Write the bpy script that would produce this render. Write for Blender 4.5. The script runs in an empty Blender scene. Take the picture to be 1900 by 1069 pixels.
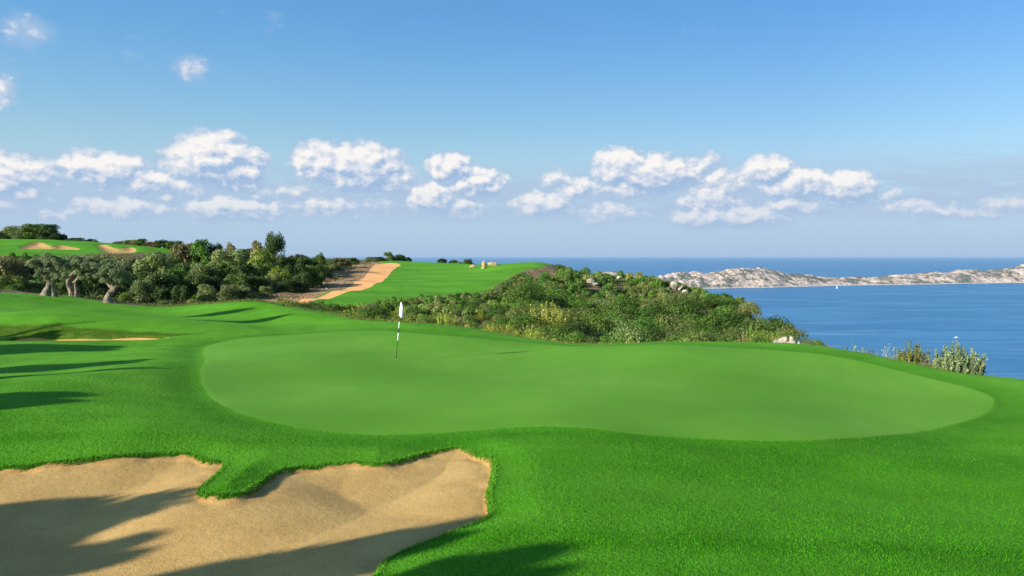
import bpy, math, random
import numpy as np
from mathutils import Vector

# ------------------------------------------------------------------ camera, sky, sun, exposure
C = bpy.context.scene.collection
scene = bpy.context.scene
F = 1478.0            # focal length in pixels of the 1900 px wide photograph (28 mm)
HY = 475.0            # row of the true horizon
CAMZ = 3.85
PITCH = math.atan((534.5 - HY) / F)

cam_d = bpy.data.cameras.new('camera'); cam = bpy.data.objects.new('camera', cam_d); C.objects.link(cam)
cam_d.lens = 28.0; cam_d.sensor_width = 36.0; cam_d.clip_start = 0.1; cam_d.clip_end = 400000.0
cam.location = (0, 0, CAMZ); cam.rotation_euler = (math.pi / 2 - PITCH, 0, 0)
scene.camera = cam
scene.cycles.max_bounces = 6; scene.cycles.diffuse_bounces = 3; scene.cycles.glossy_bounces = 2
scene.cycles.transmission_bounces = 3; scene.cycles.volume_bounces = 1; scene.cycles.transparent_max_bounces = 8
scene.cycles.caustics_reflective = False; scene.cycles.caustics_refractive = False
scene.view_settings.view_transform = 'Standard'; scene.view_settings.look = 'None'
scene.view_settings.exposure = 0.9; scene.view_settings.gamma = 1.0

SUN_EL = math.radians(21.0)
SUN_AZ = math.atan2(-0.85, -0.53)          # compass angle from +Y towards +X of the sun
SUNV = Vector((math.sin(SUN_AZ) * math.cos(SUN_EL), math.cos(SUN_AZ) * math.cos(SUN_EL), math.sin(SUN_EL)))
sun_d = bpy.data.lights.new('sun', 'SUN'); sun = bpy.data.objects.new('sun', sun_d); C.objects.link(sun)
sun_d.energy = 5.0; sun_d.angle = math.radians(0.6); sun_d.color = (1.0, 0.93, 0.80)
sun.rotation_euler = SUNV.to_track_quat('Z', 'Y').to_euler(); sun.location = (-60, -40, 60)


class NG:
    """tiny helper for writing node graphs"""
    def __init__(self, tree): self.t = tree
    def n(self, typ, **kw):
        nd = self.t.nodes.new(typ)
        for k, v in kw.items():
            setattr(nd, k, v)
        return nd
    def put(self, sock, v):
        if hasattr(v, 'is_output') or isinstance(v, bpy.types.NodeSocket): self.t.links.new(v, sock)
        elif v is not None: sock.default_value = v
    def math(self, op, a, b=None, c=None, clamp=False):
        nd = self.n('ShaderNodeMath', operation=op); nd.use_clamp = clamp
        self.put(nd.inputs[0], a); self.put(nd.inputs[1], b)
        if c is not None: self.put(nd.inputs[2], c)
        return nd.outputs[0]
    def vmath(self, op, a, b=None, out=0):
        nd = self.n('ShaderNodeVectorMath', operation=op)
        self.put(nd.inputs[0], a)
        if b is not None:
            self.put(nd.inputs[3] if op == 'SCALE' else nd.inputs[1], b)
        return nd.outputs[out]
    def noise(self, vec, scale, detail=4, rough=0.5, out='Fac', dist=0.0, dim='3D'):
        nd = self.n('ShaderNodeTexNoise', noise_dimensions=dim)
        if vec is not None: self.put(nd.inputs['Vector'], vec)
        nd.inputs['Scale'].default_value = scale; nd.inputs['Detail'].default_value = detail
        nd.inputs['Roughness'].default_value = rough; nd.inputs['Distortion'].default_value = dist
        return nd.outputs[out]
    def ramp(self, v, a, b, lo=0.0, hi=1.0, smooth=True):
        nd = self.n('ShaderNodeMapRange', interpolation_type='SMOOTHSTEP' if smooth else 'LINEAR')
        nd.clamp = True
        self.put(nd.inputs[0], v); self.put(nd.inputs[1], a); self.put(nd.inputs[2], b)
        self.put(nd.inputs[3], lo); self.put(nd.inputs[4], hi)
        return nd.outputs[0]
    def mix(self, f, a, b, blend='MIX'):
        nd = self.n('ShaderNodeMix', data_type='RGBA', blend_type=blend)
        self.put(nd.inputs[0], f)
        for s, v in ((nd.inputs[6], a), (nd.inputs[7], b)):
            if isinstance(v, (tuple, list)): s.default_value = (*v[:3], 1)
            else: self.put(s, v)
        return nd.outputs[2]
    def comb(self, x, y, z):
        nd = self.n('ShaderNodeCombineXYZ')
        for s, v in zip(nd.inputs, (x, y, z)): self.put(s, v)
        return nd.outputs[0]


def build_world():
    w = bpy.data.worlds.new('World'); scene.world = w; w.use_nodes = True
    t = w.node_tree; t.nodes.clear(); g = NG(t)
    out = g.n('ShaderNodeOutputWorld')
    sky = g.n('ShaderNodeTexSky', sky_type='NISHITA'); sky.sun_disc = False
    sky.sun_elevation = SUN_EL; sky.sun_rotation = SUN_AZ; sky.altitude = 150
    sky.air_density = 1.0; sky.dust_density = 1.2; sky.ozone_density = 2.0
    bgs = g.n('ShaderNodeBackground'); bgs.inputs[1].default_value = SKY_STRENGTH
    tc = g.n('ShaderNodeTexCoord').outputs['Generated']
    sep = g.n('ShaderNodeSeparateXYZ'); g.put(sep.inputs[0], tc)
    x, y, z = sep.outputs
    az = g.math('ARCTAN2', x, y)
    hyp = g.math('SQRT', g.math('ADD', g.math('MULTIPLY', x, x), g.math('MULTIPLY', y, y)))
    el = g.math('DIVIDE', z, g.math('MAXIMUM', hyp, 0.001))
    P0 = g.comb(g.math('MULTIPLY', az, 100), g.math('MULTIPLY', el, 100), 0.0)
    # cumulus field: placed cells (azimuth, height, half width, half height, weight) broken up by noise
    cells = []
    def cell(px, py, wx, wy, wt=1.0):
        a = math.atan((px - 950) / F); e = (HY - py) / F * math.cos(a)
        cells.append((a * 100, e * 100, wx / F * 134, wy / F * 130, wt * 1.24))
    for c in CLOUDS: cell(*c)
    def field(P):
        wob = g.vmath('SUBTRACT', g.noise(P, 0.55, 3, 0.55, out='Color'), (0.5, 0.5, 0.5))
        wob = g.vmath('MULTIPLY', wob, (2.6, 1.8, 0.0))
        Pw = g.vmath('ADD', P, wob)
        tot = None
        for (a, e, sx, sy, wt) in cells:
            q = g.vmath('MULTIPLY', g.vmath('SUBTRACT', Pw, (a, e, 0)), (1 / sx, 1 / sy, 0))
            d = g.vmath('DOT_PRODUCT', q, q, out=1)
            v = g.math('MULTIPLY', g.math('SUBTRACT', 1.0, d, clamp=True), wt)
            tot = v if tot is None else g.math('SMOOTH_MAX', tot, v, 0.15)
        n1 = g.noise(g.vmath('MULTIPLY', P, (0.8, 1.15, 1)), 0.75, 9, 0.56)
        field.tot = tot
        return g.math('SUBTRACT', tot, g.math('ADD', 0.07, g.math('MULTIPLY', g.math('SUBTRACT', n1, 0.28, clamp=True), 1.30)))
    H0 = field(P0); veil = g.math('MULTIPLY', g.ramp(field.tot, 0.0, 0.7), 0.75)
    H1 = field(g.vmath('ADD', P0, (-0.55, 0.75, 0.0)))
    D = g.ramp(H0, -0.05, 0.60)
    core = g.ramp(H0, 0.0, 0.5)
    lit = g.math('ADD', g.math('MULTIPLY', g.math('SUBTRACT', H0, H1), 1.8), 0.45, clamp=True)
    ccol = g.mix(lit, (0.31, 0.44, 0.64), (0.82, 0.80, 0.785))
    # greyer sheets between and beneath the cells
    low = g.noise(g.vmath('MULTIPLY', P0, (0.35, 1.6, 1)), 0.55, 6, 0.55)
    bandm = g.math('MULTIPLY', g.ramp(sepz(g, P0), 3.2, 5.5), g.ramp(sepz(g, P0), 13.5, 7.5))
    sheet = g.math('MULTIPLY', g.ramp(low, 0.24, 0.56), g.math('MULTIPLY', bandm, 0.85))
    # thin high wisps
    wisp = g.noise(g.vmath('MULTIPLY', P0, (0.5, 1.0, 1)), 0.30, 6, 0.6)
    wm = g.math('MULTIPLY', g.ramp(sepz(g, P0), 12, 18), g.ramp(sepx(g, P0), -8, -32))
    wispf = g.math('MULTIPLY', g.ramp(wisp, 0.56, 0.74), g.math('MULTIPLY', wm, 0.30))
    # low haze colour over the sea horizon
    hz = g.ramp(sepz(g, P0), 16.0, 2.0, 0.0, 0.82)
    bgh = g.n('ShaderNodeBackground'); bgh.inputs[0].default_value = (*HAZE_SKY, 1); bgh.inputs[1].default_value = 1.0
    tint = g.mix(1.0, sky.outputs[0], g.mix(g.ramp(sepz(g, P0), 10.0, 32.0), (0.98, 1.19, 1.28), (0.58, 1.12, 1.50)), 'MULTIPLY')
    tint = g.mix(1.0, tint, g.mix(g.ramp(sepx(g, P0), -34.0, 34.0, smooth=False), (1.16, 1.12, 1.06), (0.86, 0.84, 0.86)), 'MULTIPLY'); g.put(bgs.inputs[0], tint)
    m1 = g.n('ShaderNodeMixShader'); g.put(m1.inputs[0], hz); g.put(m1.inputs[1], bgs.outputs[0]); g.put(m1.inputs[2], bgh.outputs[0])
    bgl = g.n('ShaderNodeBackground'); bgl.inputs[0].default_value = (0.375, 0.485, 0.655, 1); bgl.inputs[1].default_value = CLOUD_GAIN
    m2 = g.n('ShaderNodeMixShader'); g.put(m2.inputs[0], g.math('MAXIMUM', veil, g.math('ADD', sheet, wispf))); g.put(m2.inputs[1], m1.outputs[0]); g.put(m2.inputs[2], bgl.outputs[0])
    bgc = g.n('ShaderNodeBackground'); g.put(bgc.inputs[0], ccol); bgc.inputs[1].default_value = CLOUD_GAIN
    m3 = g.n('ShaderNodeMixShader')
    fadeh = g.ramp(sepz(g, P0), 3.5, 10.0, 0.50, 1.0)
    g.put(m3.inputs[0], g.math('MULTIPLY', D, fadeh)); g.put(m3.inputs[1], m2.outputs[0]); g.put(m3.inputs[2], bgc.outputs[0])
    g.put(out.inputs[0], m3.outputs[0])
    w.cycles.sampling_method = 'MANUAL'; w.cycles.sample_map_resolution = 512


def sepz(g, v):
    s = g.n('ShaderNodeSeparateXYZ'); g.put(s.inputs[0], v); return s.outputs[1]
def sepx(g, v):
    s = g.n('ShaderNodeSeparateXYZ'); g.put(s.inputs[0], v); return s.outputs[0]

SKY_STRENGTH = 0.070
HAZE_SKY = (0.232, 0.322, 0.452)
CLOUD_GAIN = 0.62
CLOUDS = [
    (20, 330, 70, 42, .95), (160, 306, 45, 26, .85), (215, 318, 65, 32, 1.0), (275, 338, 55, 24, .9),
    (350, 300, 48, 34, .8), (400, 298, 72, 48, 1.2), (430, 320, 60, 36, 1.0), (470, 300, 30, 22, .8), (330, 350, 50, 26, .7),
    (600, 305, 52, 42, 1.0), (670, 312, 80, 46, 1.15), (720, 335, 55, 32, .8), (600, 385, 80, 22, .65),
    (835, 312, 42, 28, 1.05), (885, 340, 52, 30, 1.0), (800, 368, 46, 28, 1.05), (850, 385, 60, 26, .7),
    (1010, 380, 60, 26, .95), (1030, 335, 35, 26, .6), (1075, 350, 50, 24, .75),
    (1150, 310, 48, 36, 1.1), (1210, 325, 82, 36, 1.15), (1180, 350, 70, 22, .8), (1130, 395, 70, 22, .65),
    (1300, 312, 50, 30, .6), (1330, 345, 70, 34, .75), (1320, 372, 60, 22, .85), (1420, 318, 48, 26, 1.0),
    (1480, 342, 66, 28, 1.1), (1570, 350, 45, 32, 1.15), (1470, 380, 46, 20, .9), (1345, 403, 110, 22, 1.0),
    (1640, 365, 30, 14, .6), (1690, 385, 60, 16, .65), (1780, 392, 80, 18, .6), (1870, 380, 70, 18, .6),
    (225, 388, 80, 20, .8), (430, 388, 95, 24, .95), (90, 395, 80, 20, .5), (0, 375, 40, 22, .6), (500, 352, 60, 22, .5),
    (8, 172, 22, 26, .62), (360, 132, 30, 24, .50), (60, 62, 40, 30, .40), (560, 360, 60, 20, .5), (700, 378, 60, 20, .5),
]
build_world()

# ------------------------------------------------------------------ rays, noise, surface fit
def ray(px, py):
    x = (px - 950) / F; y = -(py - 534.5) / F
    cp, sp = math.cos(PITCH), math.sin(PITCH)
    return np.array([x, cp + y * sp, -sp + y * cp])
def at_z(px, py, z):
    d = ray(px, py); t = (z - CAMZ) / d[2]; return np.array([d[0] * t, d[1] * t, z])
def at_d(px, py, Y):
    d = ray(px, py); t = Y / d[1]; return np.array([d[0] * t, Y, CAMZ + d[2] * t])

def hash2(ix, iy, seed):
    h = (ix.astype(np.int64) * 374761393 + iy.astype(np.int64) * 668265263 + seed * 1442695041) & 0xFFFFFFFF
    h = ((h ^ (h >> 13)) * 1274126177) & 0xFFFFFFFF
    return ((h ^ (h >> 16)) & 0xFFFF) / 65535.0
def vnoise(x, y, seed=0):
    ix = np.floor(x); iy = np.floor(y); fx = x - ix; fy = y - iy
    fx = fx * fx * (3 - 2 * fx); fy = fy * fy * (3 - 2 * fy)
    a = hash2(ix, iy, seed); b = hash2(ix + 1, iy, seed); c = hash2(ix, iy + 1, seed); d = hash2(ix + 1, iy + 1, seed)
    return (a * (1 - fx) + b * fx) * (1 - fy) + (c * (1 - fx) + d * fx) * fy - 0.5
def fbm(x, y, octv=4, seed=0, gain=0.5):
    s = 0; a = 1.0
    for o in range(octv):
        s = s + a * vnoise(x * 2 ** o + 17.3 * o, y * 2 ** o - 9.1 * o, seed + o); a *= gain
    return s
def sstep(x, a, b):
    t = np.clip((x - a) / (b - a), 0, 1); return t * t * (3 - 2 * t)

# crest of the near turf, left to right (pixel, pixel, height of the ground)
SK = [(-260, 528, 1.9), (-100, 536, 1.6), (0, 543, 1.3), (60, 546, 1.15), (100, 549, 1.0), (125, 549.5, .85), (150, 553, .8), (200, 562, .55), (260, 567, .42), (320, 569, .38),
      (360, 567, .5), (400, 563, .7), (440, 561, .85), (480, 560, .9), (520, 565, .75), (560, 572, .6), (600, 581, .5), (640, 587, .48), (700, 590, .55),
      (760, 597, .4), (800, 602, .3), (850, 606, .2), (900, 613, .1), (950, 621, .05), (1000, 628, 0), (1050, 634, 0), (1100, 638, 0), (1200, 641, 0), (1300, 643, 0),
      (1420, 645, -.05), (1500, 650, -.1), (1560, 655, -.15), (1640, 667, -.2), (1700, 677, -.25), (1750, 686, -.3), (1820, 697, -.4), (1900, 708, -.5),
      (2000, 724, -.7), (2150, 750, -1.0)]
ctrl = [at_z(*s) for s in SK]
crest = [c.copy() for c in ctrl]
# near turf
for s in [(0, 1069, .0), (475, 1069, .0), (950, 1069, .0), (1425, 1069, -.1), (1900, 1069, -.3), (0, 960, 0), (0, 900, .05), (475, 900, .0), (950, 900, -.08),
          (1425, 900, -.12), (1900, 900, -.35), (0, 845, .02), (300, 840, .0), (600, 840, -.12), (250, 800, .18), (700, 812, -.12), (950, 800, -.02), (1100, 802, .06), (1500, 815, -.1), (1300, 830, -.12),
          (1845, 740, -.35), (1780, 800, -.42), (430, 765, .0), (500, 720, -.1), (550, 680, .05), (950, 720, 0), (1400, 720, -.05), (735, 667, 0), (1200, 680, .02),
          (0, 790, .22), (150, 760, .2), (300, 740, .10), (0, 716, .42), (150, 706, .38), (280, 690, .26), (370, 660, .12), (0, 665, .0), (200, 650, -.08), (300, 640, -.02), (120, 690, .12),
          (0, 632, .1), (100, 632, .02), (200, 631, 0), (290, 630, .02), (0, 598, .52), (100, 601, .48), (200, 606, .34), (290, 613, .2), (380, 624, .08),
          (450, 622, .12), (550, 618, .15), (420, 606, .3), (350, 588, .12), (300, 583, .18), (420, 583, .28), (500, 600, .12), (480, 575, .5), (600, 600, .25), (700, 603, .4),
          (0, 575, .62), (100, 577, .5), (200, 582, .32), (1000, 650, .0), (1640, 690, -.2)]:
    ctrl.append(at_z(*s))
# ground just beyond the crest falls away
for s, drop in zip(SK, np.interp([q[0] for q in SK], [-300, 0, 300, 480, 560, 700, 900, 1100, 1300, 1640, 1900, 2150],
                                 [.1, .15, .25, .5, 1.0, 1.2, 1.3, 1.6, 2.0, 2.8, 3.2, 3.5])):
    p = at_z(*s); n = p[:2] / np.linalg.norm(p[:2])
    q = p[:2] + n * 5.0; ctrl.append(np.array([q[0], q[1], p[2] - drop]))
# farther ground (pixel, pixel, distance)
PATH_L = [(508, 568, 62), (530, 561, 69), (560, 553, 76), (620, 540, 88), (660, 522, 105), (682, 505, 125), (692, 494, 140), (700, 489.5, 150), (725, 488.5, 156)]
PATH_R = [(745, 492, 150), (733, 497, 140), (722, 510, 125), (705, 525, 108), (668, 540, 92), (610, 553, 80), (560, 564, 72), (530, 569.5, 65)]
PLAT = [(545, 570, 65), (620, 569, 71), (700, 562, 75), (750, 556, 79), (800, 553, 82), (860, 549, 85), (900, 544, 89), (922, 531, 100), (942, 520, 110), (960, 509, 118),
        (985, 499, 125), (1015, 494, 133), (1022, 491.5, 139), (960, 489.5, 146), (930, 490, 148), (900, 493, 146), (850, 490, 154), (800, 486.5, 160), (735, 484.5, 170), (700, 486, 165)]
UPL = [(-250, 473, 118), (0, 474, 122), (100, 476, 124), (200, 471, 135), (300, 468, 142), (330, 465, 150), (270, 459.5, 160), (220, 453.5, 166), (160, 449.5, 171), (100, 448, 173),
       (0, 447.5, 173), (-250, 447, 173)]
for s in PATH_L + PATH_R + PLAT + UPL: ctrl.append(at_d(*s))
for s in [(430, 570, 66), (500, 556, 76), (600, 535, 95), (650, 510, 122),
          (0, 560, 72), (150, 562, 72), (300, 568, 72), (0, 540, 85), (150, 540, 85), (300, 547, 85), (420, 552, 84), (0, 515, 102), (150, 515, 102), (300, 520, 102), (430, 525, 102), (540, 530, 100),
          (400, 500, 125), (550, 503, 125), (400, 484, 150), (550, 488, 150), (640, 484, 160), (200, 487, 120), (700, 520, 112), (800, 510, 125), (800, 530, 100), (900, 505, 128), (700, 545, 86),
          # scrub hillside to the right of the plateau
          (1045, 500, 132), (1040, 512, 124), (1150, 522, 122), (1240, 534, 118), (1330, 556, 108), (1400, 590, 96), (1450, 615, 84), (1510, 652, 64),
          (1000, 525, 108), (1000, 560, 86), (950, 585, 68), (1050, 545, 102), (1100, 575, 92), (1250, 575, 98), (1200, 560, 104), (1350, 600, 84), (1000, 605, 60), (1200, 620, 72), (1350, 635, 68), (1100, 610, 68),
          (860, 590, 64), (800, 590, 60), (700, 592, 60), (850, 575, 72), (620, 588, 58)]:
    q = at_d(*s)
    if s[0] > 1030 and s[2] > 62: q[2] -= .45 if s[2] > 94 else .3
    ctrl.append(q)
def at_xd(px, d, z): return np.array([(px - 950) / F * d, d, z])
for s in [(1000, 160, -2), (1100, 165, -12), (1240, 150, -14), (1400, 130, -22), (1500, 100, -20), (1600, 70, -15), (1700, 55, -14), (1900, 50, -20), (2100, 60, -30), (1560, 85, -18),
          (1300, 48, -4.2), (1450, 46, -4.6), (1560, 45, -6), (1100, 50, -2.8), (800, 200, 0), (900, 190, -3), (950, 230, -14), (750, 230, 0), (1200, 230, -45), (1600, 200, -70),
          (1500, 140, -40), (1900, 120, -60), (600, 230, 1.5), (300, 230, 3), (0, 230, 5), (100, 195, 6), (300, 180, 4.5), (-300, 200, 7), (-300, 120, 4), (-300, 80, 2.2), (500, 180, 2.3), (400, 200, 2.6)]:
    ctrl.append(at_xd(*s))
for s in [(-60, 30, 1.4), (-40, 14, .6), (-26, 8, .3), (-26, 24, .5), (-32, 34, .8), (-40, -10, .5), (0, -30, 0), (-15, 0, .15), (0, 2, .0), (14, 2, -.25), (25, 10, -1.0), (35, 25, -7), (40, -20, -6), (-100, 60, 3), (-150, 120, 6), (-120, 0, 2),
          (-100, -80, 0), (60, -80, -10), (90, 20, -30), (-60, -60, 0), (-180, 200, 9), (-110, 30, 2)]:
    ctrl.append(np.array(s, float))
for q in [(-80, 38.3, -.04), (20, 38.3, -.06), (100, 38.4, -.08), (200, 38.2, -.06), (290, 38.0, -.03)]: ctrl.append(at_xd(*q))
ctrl = np.array(ctrl)
def tps_fit(P, lam=0.6):
    n = len(P); xy = P[:, :2]
    d = np.linalg.norm(xy[:, None] - xy[None], axis=2)
    K = np.where(d > 0, d * d * np.log(d + 1e-9), 0) + lam * np.eye(n) * 0.5
    A = np.zeros((n + 3, n + 3)); A[:n, :n] = K; A[:n, n] = 1; A[:n, n + 1:] = xy; A[n, :n] = 1; A[n + 1:, :n] = xy.T
    return np.linalg.solve(A, np.concatenate([P[:, 2], np.zeros(3)]))
TW = tps_fit(ctrl)
def base_h(X, Y):
    X = np.asarray(X, float); Y = np.asarray(Y, float); sh = X.shape; x = X.ravel(); y = Y.ravel(); out = np.empty_like(x)
    n = len(ctrl)
    for i in range(0, len(x), 20000):
        xs, ys = x[i:i + 20000], y[i:i + 20000]
        d2 = (xs[:, None] - ctrl[:, 0]) ** 2 + (ys[:, None] - ctrl[:, 1]) ** 2 + 1e-12
        out[i:i + 20000] = (0.5 * d2 * np.log(d2)) @ TW[:n] + TW[n] + TW[n + 1] * xs + TW[n + 2] * ys
    return out.reshape(sh)

def smooth_poly(pts, sub=6):
    P = np.array(pts, float); n = len(P); out = []
    for i in range(n):
        p0, p1, p2, p3 = P[i - 1], P[i], P[(i + 1) % n], P[(i + 2) % n]
        for k in range(sub):
            t = k / sub
            out.append(0.5 * ((2 * p1) + (p2 - p0) * t + (2 * p0 - 5 * p1 + 4 * p2 - p3) * t * t + (3 * p1 - p0 - 3 * p2 + p3) * t ** 3))
    return np.array(out)
def sdf(poly, X, Y):
    """signed distance, positive inside"""
    x = np.ravel(X); y = np.ravel(Y); best = np.full(x.shape, 1e9); ins = np.zeros(x.shape, bool)
    n = len(poly)
    for i in range(n):
        ax, ay = poly[i][:2]; bx, by = poly[(i + 1) % n][:2]
        ex, ey = bx - ax, by - ay; L = ex * ex + ey * ey + 1e-12
        t = np.clip(((x - ax) * ex + (y - ay) * ey) / L, 0, 1)
        best = np.minimum(best, (x - ax - t * ex) ** 2 + (y - ay - t * ey) ** 2)
        c = ((ay > y) != (by > y)) & (x < (bx - ax) * (y - ay) / (by - ay + 1e-30) + ax)
        ins ^= c
    return (np.where(ins, 1, -1) * np.sqrt(best)).reshape(np.shape(X))
def on_surface(pts, off=0.0, tmax=400, start=5.0):
    """where the sight lines through outline points meet the fitted ground"""
    res = []
    T = start * np.exp(np.linspace(0, math.log(tmax / start), 2600))
    for px, py in pts:
        d = ray(px, py); X = d[0] * T; Y = d[1] * T; Z = CAMZ + d[2] * T
        below = Z < base_h(X, Y) + off
        i = int(np.argmax(below)) if below.any() else len(T) - 1
        res.append((X[i], Y[i]))
    return res

GREEN_PX = [(385, 640), (430, 629), (500, 622), (600, 617), (700, 614), (770, 617), (850, 623), (930, 629), (1000, 635), (1080, 642), (1200, 645), (1330, 648), (1450, 652), (1540, 660),
            (1610, 673), (1680, 690), (1750, 706), (1815, 722), (1845, 740), (1825, 764), (1760, 784), (1660, 800), (1520, 813), (1400, 816), (1290, 813), (1190, 808), (1130, 803), (1070, 798), (1000, 797), (930, 800),
            (850, 806), (770, 811), (690, 813), (620, 808), (550, 799), (480, 783), (430, 766), (395, 744), (378, 722), (372, 695), (380, 670), (378, 652)]
SAND_PX = [(-500, 905), (-200, 893), (0, 881), (60, 876), (130, 869), (200, 863), (290, 857), (350, 855), (375, 864), (395, 868), (414, 868), (413, 880), (392, 901), (371, 920), (382, 931), (430, 931), (462, 922), (495, 900), (525, 884), (600, 876),
           (660, 872), (700, 875), (745, 866), (800, 850), (850, 841), (880, 852), (908, 864), (916, 878), (911, 910), (905, 935), (911, 958), (895, 972), (850, 990), (790, 1018), (745, 1038), (712, 1056),
           (690, 1085), (620, 1150), (400, 1230), (0, 1260), (-500, 1200)]
MID_PX = [(62, 625.5), (110, 624.5), (160, 627), (210, 626), (260, 627), (296, 628), (280, 630.5), (200, 631), (120, 630.5), (80, 628.5)]
FARB = [[(40, 461), (52, 453), (75, 450), (88, 455), (103, 461.5)], [(98, 461), (108, 455), (130, 457), (151, 461.5)],
        [(178, 453.5), (192, 453), (207, 457), (222, 460), (238, 458), (250, 459), (253, 463), (240, 468), (205, 469.5), (190, 464)]]
green_poly = smooth_poly(on_surface(GREEN_PX, start=8), 5)
sand_poly = smooth_poly(on_surface(SAND_PX, off=-0.16), 5)
mid_poly = smooth_poly([at_z(a, b, 0.0)[:2] for a, b in ((30, 628), (100, 629.5), (200, 630.5), (260, 630), (300, 629))] + [np.array([(a - 950) / F * d, d]) for a, d in ((300, 37.9), (250, 38.25), (180, 38.2), (100, 38.35), (50, 38.4), (20, 38.1))], 4)
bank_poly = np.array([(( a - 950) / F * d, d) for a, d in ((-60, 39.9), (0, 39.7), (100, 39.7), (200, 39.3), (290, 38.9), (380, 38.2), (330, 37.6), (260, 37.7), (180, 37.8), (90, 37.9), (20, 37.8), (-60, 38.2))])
far_polys = [smooth_poly(on_surface(p, start=110), 4) for p in FARB]
path_poly = smooth_poly([at_d(*s)[:2] for s in PATH_L + PATH_R], 5)
plat_poly = smooth_poly([at_d(*s)[:2] for s in PLAT[:-8]] + [np.array([(a - 950) / F * d, d]) for a, d in ((1030, 145), (960, 156), (880, 162), (800, 178), (735, 186), (700, 172), (712, 150), (690, 125), (640, 96), (560, 76))], 5)
up_poly = smooth_poly([at_d(*s)[:2] for s in UPL[:6]] + [np.array([(a - 950) / F * d, d]) for a, d in ((300, 170), (230, 180), (100, 190), (0, 190), (-250, 190))], 5)
turf_out = [p[:2] + p[:2] / np.linalg.norm(p[:2]) * 0.9 for p in crest]
turf_poly = np.array([(-120, 40), (-60, 62)] + [tuple(p) for p in smooth_poly([(-70., 60.)] + turf_out + [(30., 5.)], 4)[4:-4]] + [(22, -10), (10, -40), (-120, -40)])

def height(X, Y, detail=True):
    X = np.asarray(X, float); Y = np.asarray(Y, float)
    z = base_h(X, Y); R = np.hypot(X, Y)
    st = np.maximum(np.maximum(sdf(turf_poly, X, Y), sdf(plat_poly, X, Y)), np.maximum(sdf(up_poly, X, Y), sdf(path_poly, X, Y)))
    sg = sdf(green_poly, X, Y)
    sm = sdf(mid_poly, X, Y); att = sstep(-sm, 0.4, 3.0)
    z = z + att * fbm(X / 4.6, Y / 4.6, 3, 3) * 0.17 * sstep(-sg, -0.5, 2.0) * sstep(R, 5, 12) + att * fbm(X / 7, Y / 7, 2, 8) * 0.22 * sstep(R, 5, 12)
    z = z - 0.035 * sstep(-sg, -.15, .35) * sstep(sg, -1.6, -.3) * 1.0
    z = z + fbm(X / 3.0, Y / 3.0, 4, 21) * 0.7 * sstep(-st, .5, 5.0) + fbm(X / 14.0, Y / 14.0, 3, 5) * 1.1 * sstep(-st, 2, 14.0)
    ss = sdf(sand_poly, X, Y)
    lipn = 0.05 * fbm(X / 0.35, Y / 0.35, 2, 31)
    z = z - 0.10 * sstep(ss, -0.9, 0.0) - (0.09 + lipn * sstep(-np.abs(ss), -.5, -.1)) * sstep(ss, -0.05, 0.07) - 0.22 * sstep(ss, 0.0, 2.4) + 0.022 * fbm(X / 1.7, Y / 1.7, 2, 7) * sstep(ss, 0.1, .8)
    sm = sdf(mid_poly, X, Y); z = z - 0.36 * sstep(sm, -0.12, 0.2)
    for fp in far_polys:
        s = sdf(fp, X, Y); z = z - 0.35 * sstep(s, -0.6, 1.2)
    far = sstep(R, 240, 900)
    return z * (1 - far) + (-175) * far

# ------------------------------------------------------------------ materials
def mat(name):
    m = bpy.data.materials.new(name); m.use_nodes = True; t = m.node_tree; t.nodes.clear(); g = NG(t)
    out = g.n('ShaderNodeOutputMaterial'); b = g.n('ShaderNodeBsdfPrincipled'); g.put(out.inputs[0], b.outputs[0])
    return m, g, b, out
def pos(g): return g.n('ShaderNodeNewGeometry').outputs['Position']
def bump(g, h, strength, dist, b, nrm=None):
    n = g.n('ShaderNodeBump'); n.inputs['Strength'].default_value = strength; n.inputs['Distance'].default_value = dist
    g.put(n.inputs['Height'], h)
    if nrm is not None: g.put(n.inputs['Normal'], nrm)
    g.put(b.inputs['Normal'], n.outputs[0]); return n.outputs[0]

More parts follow.
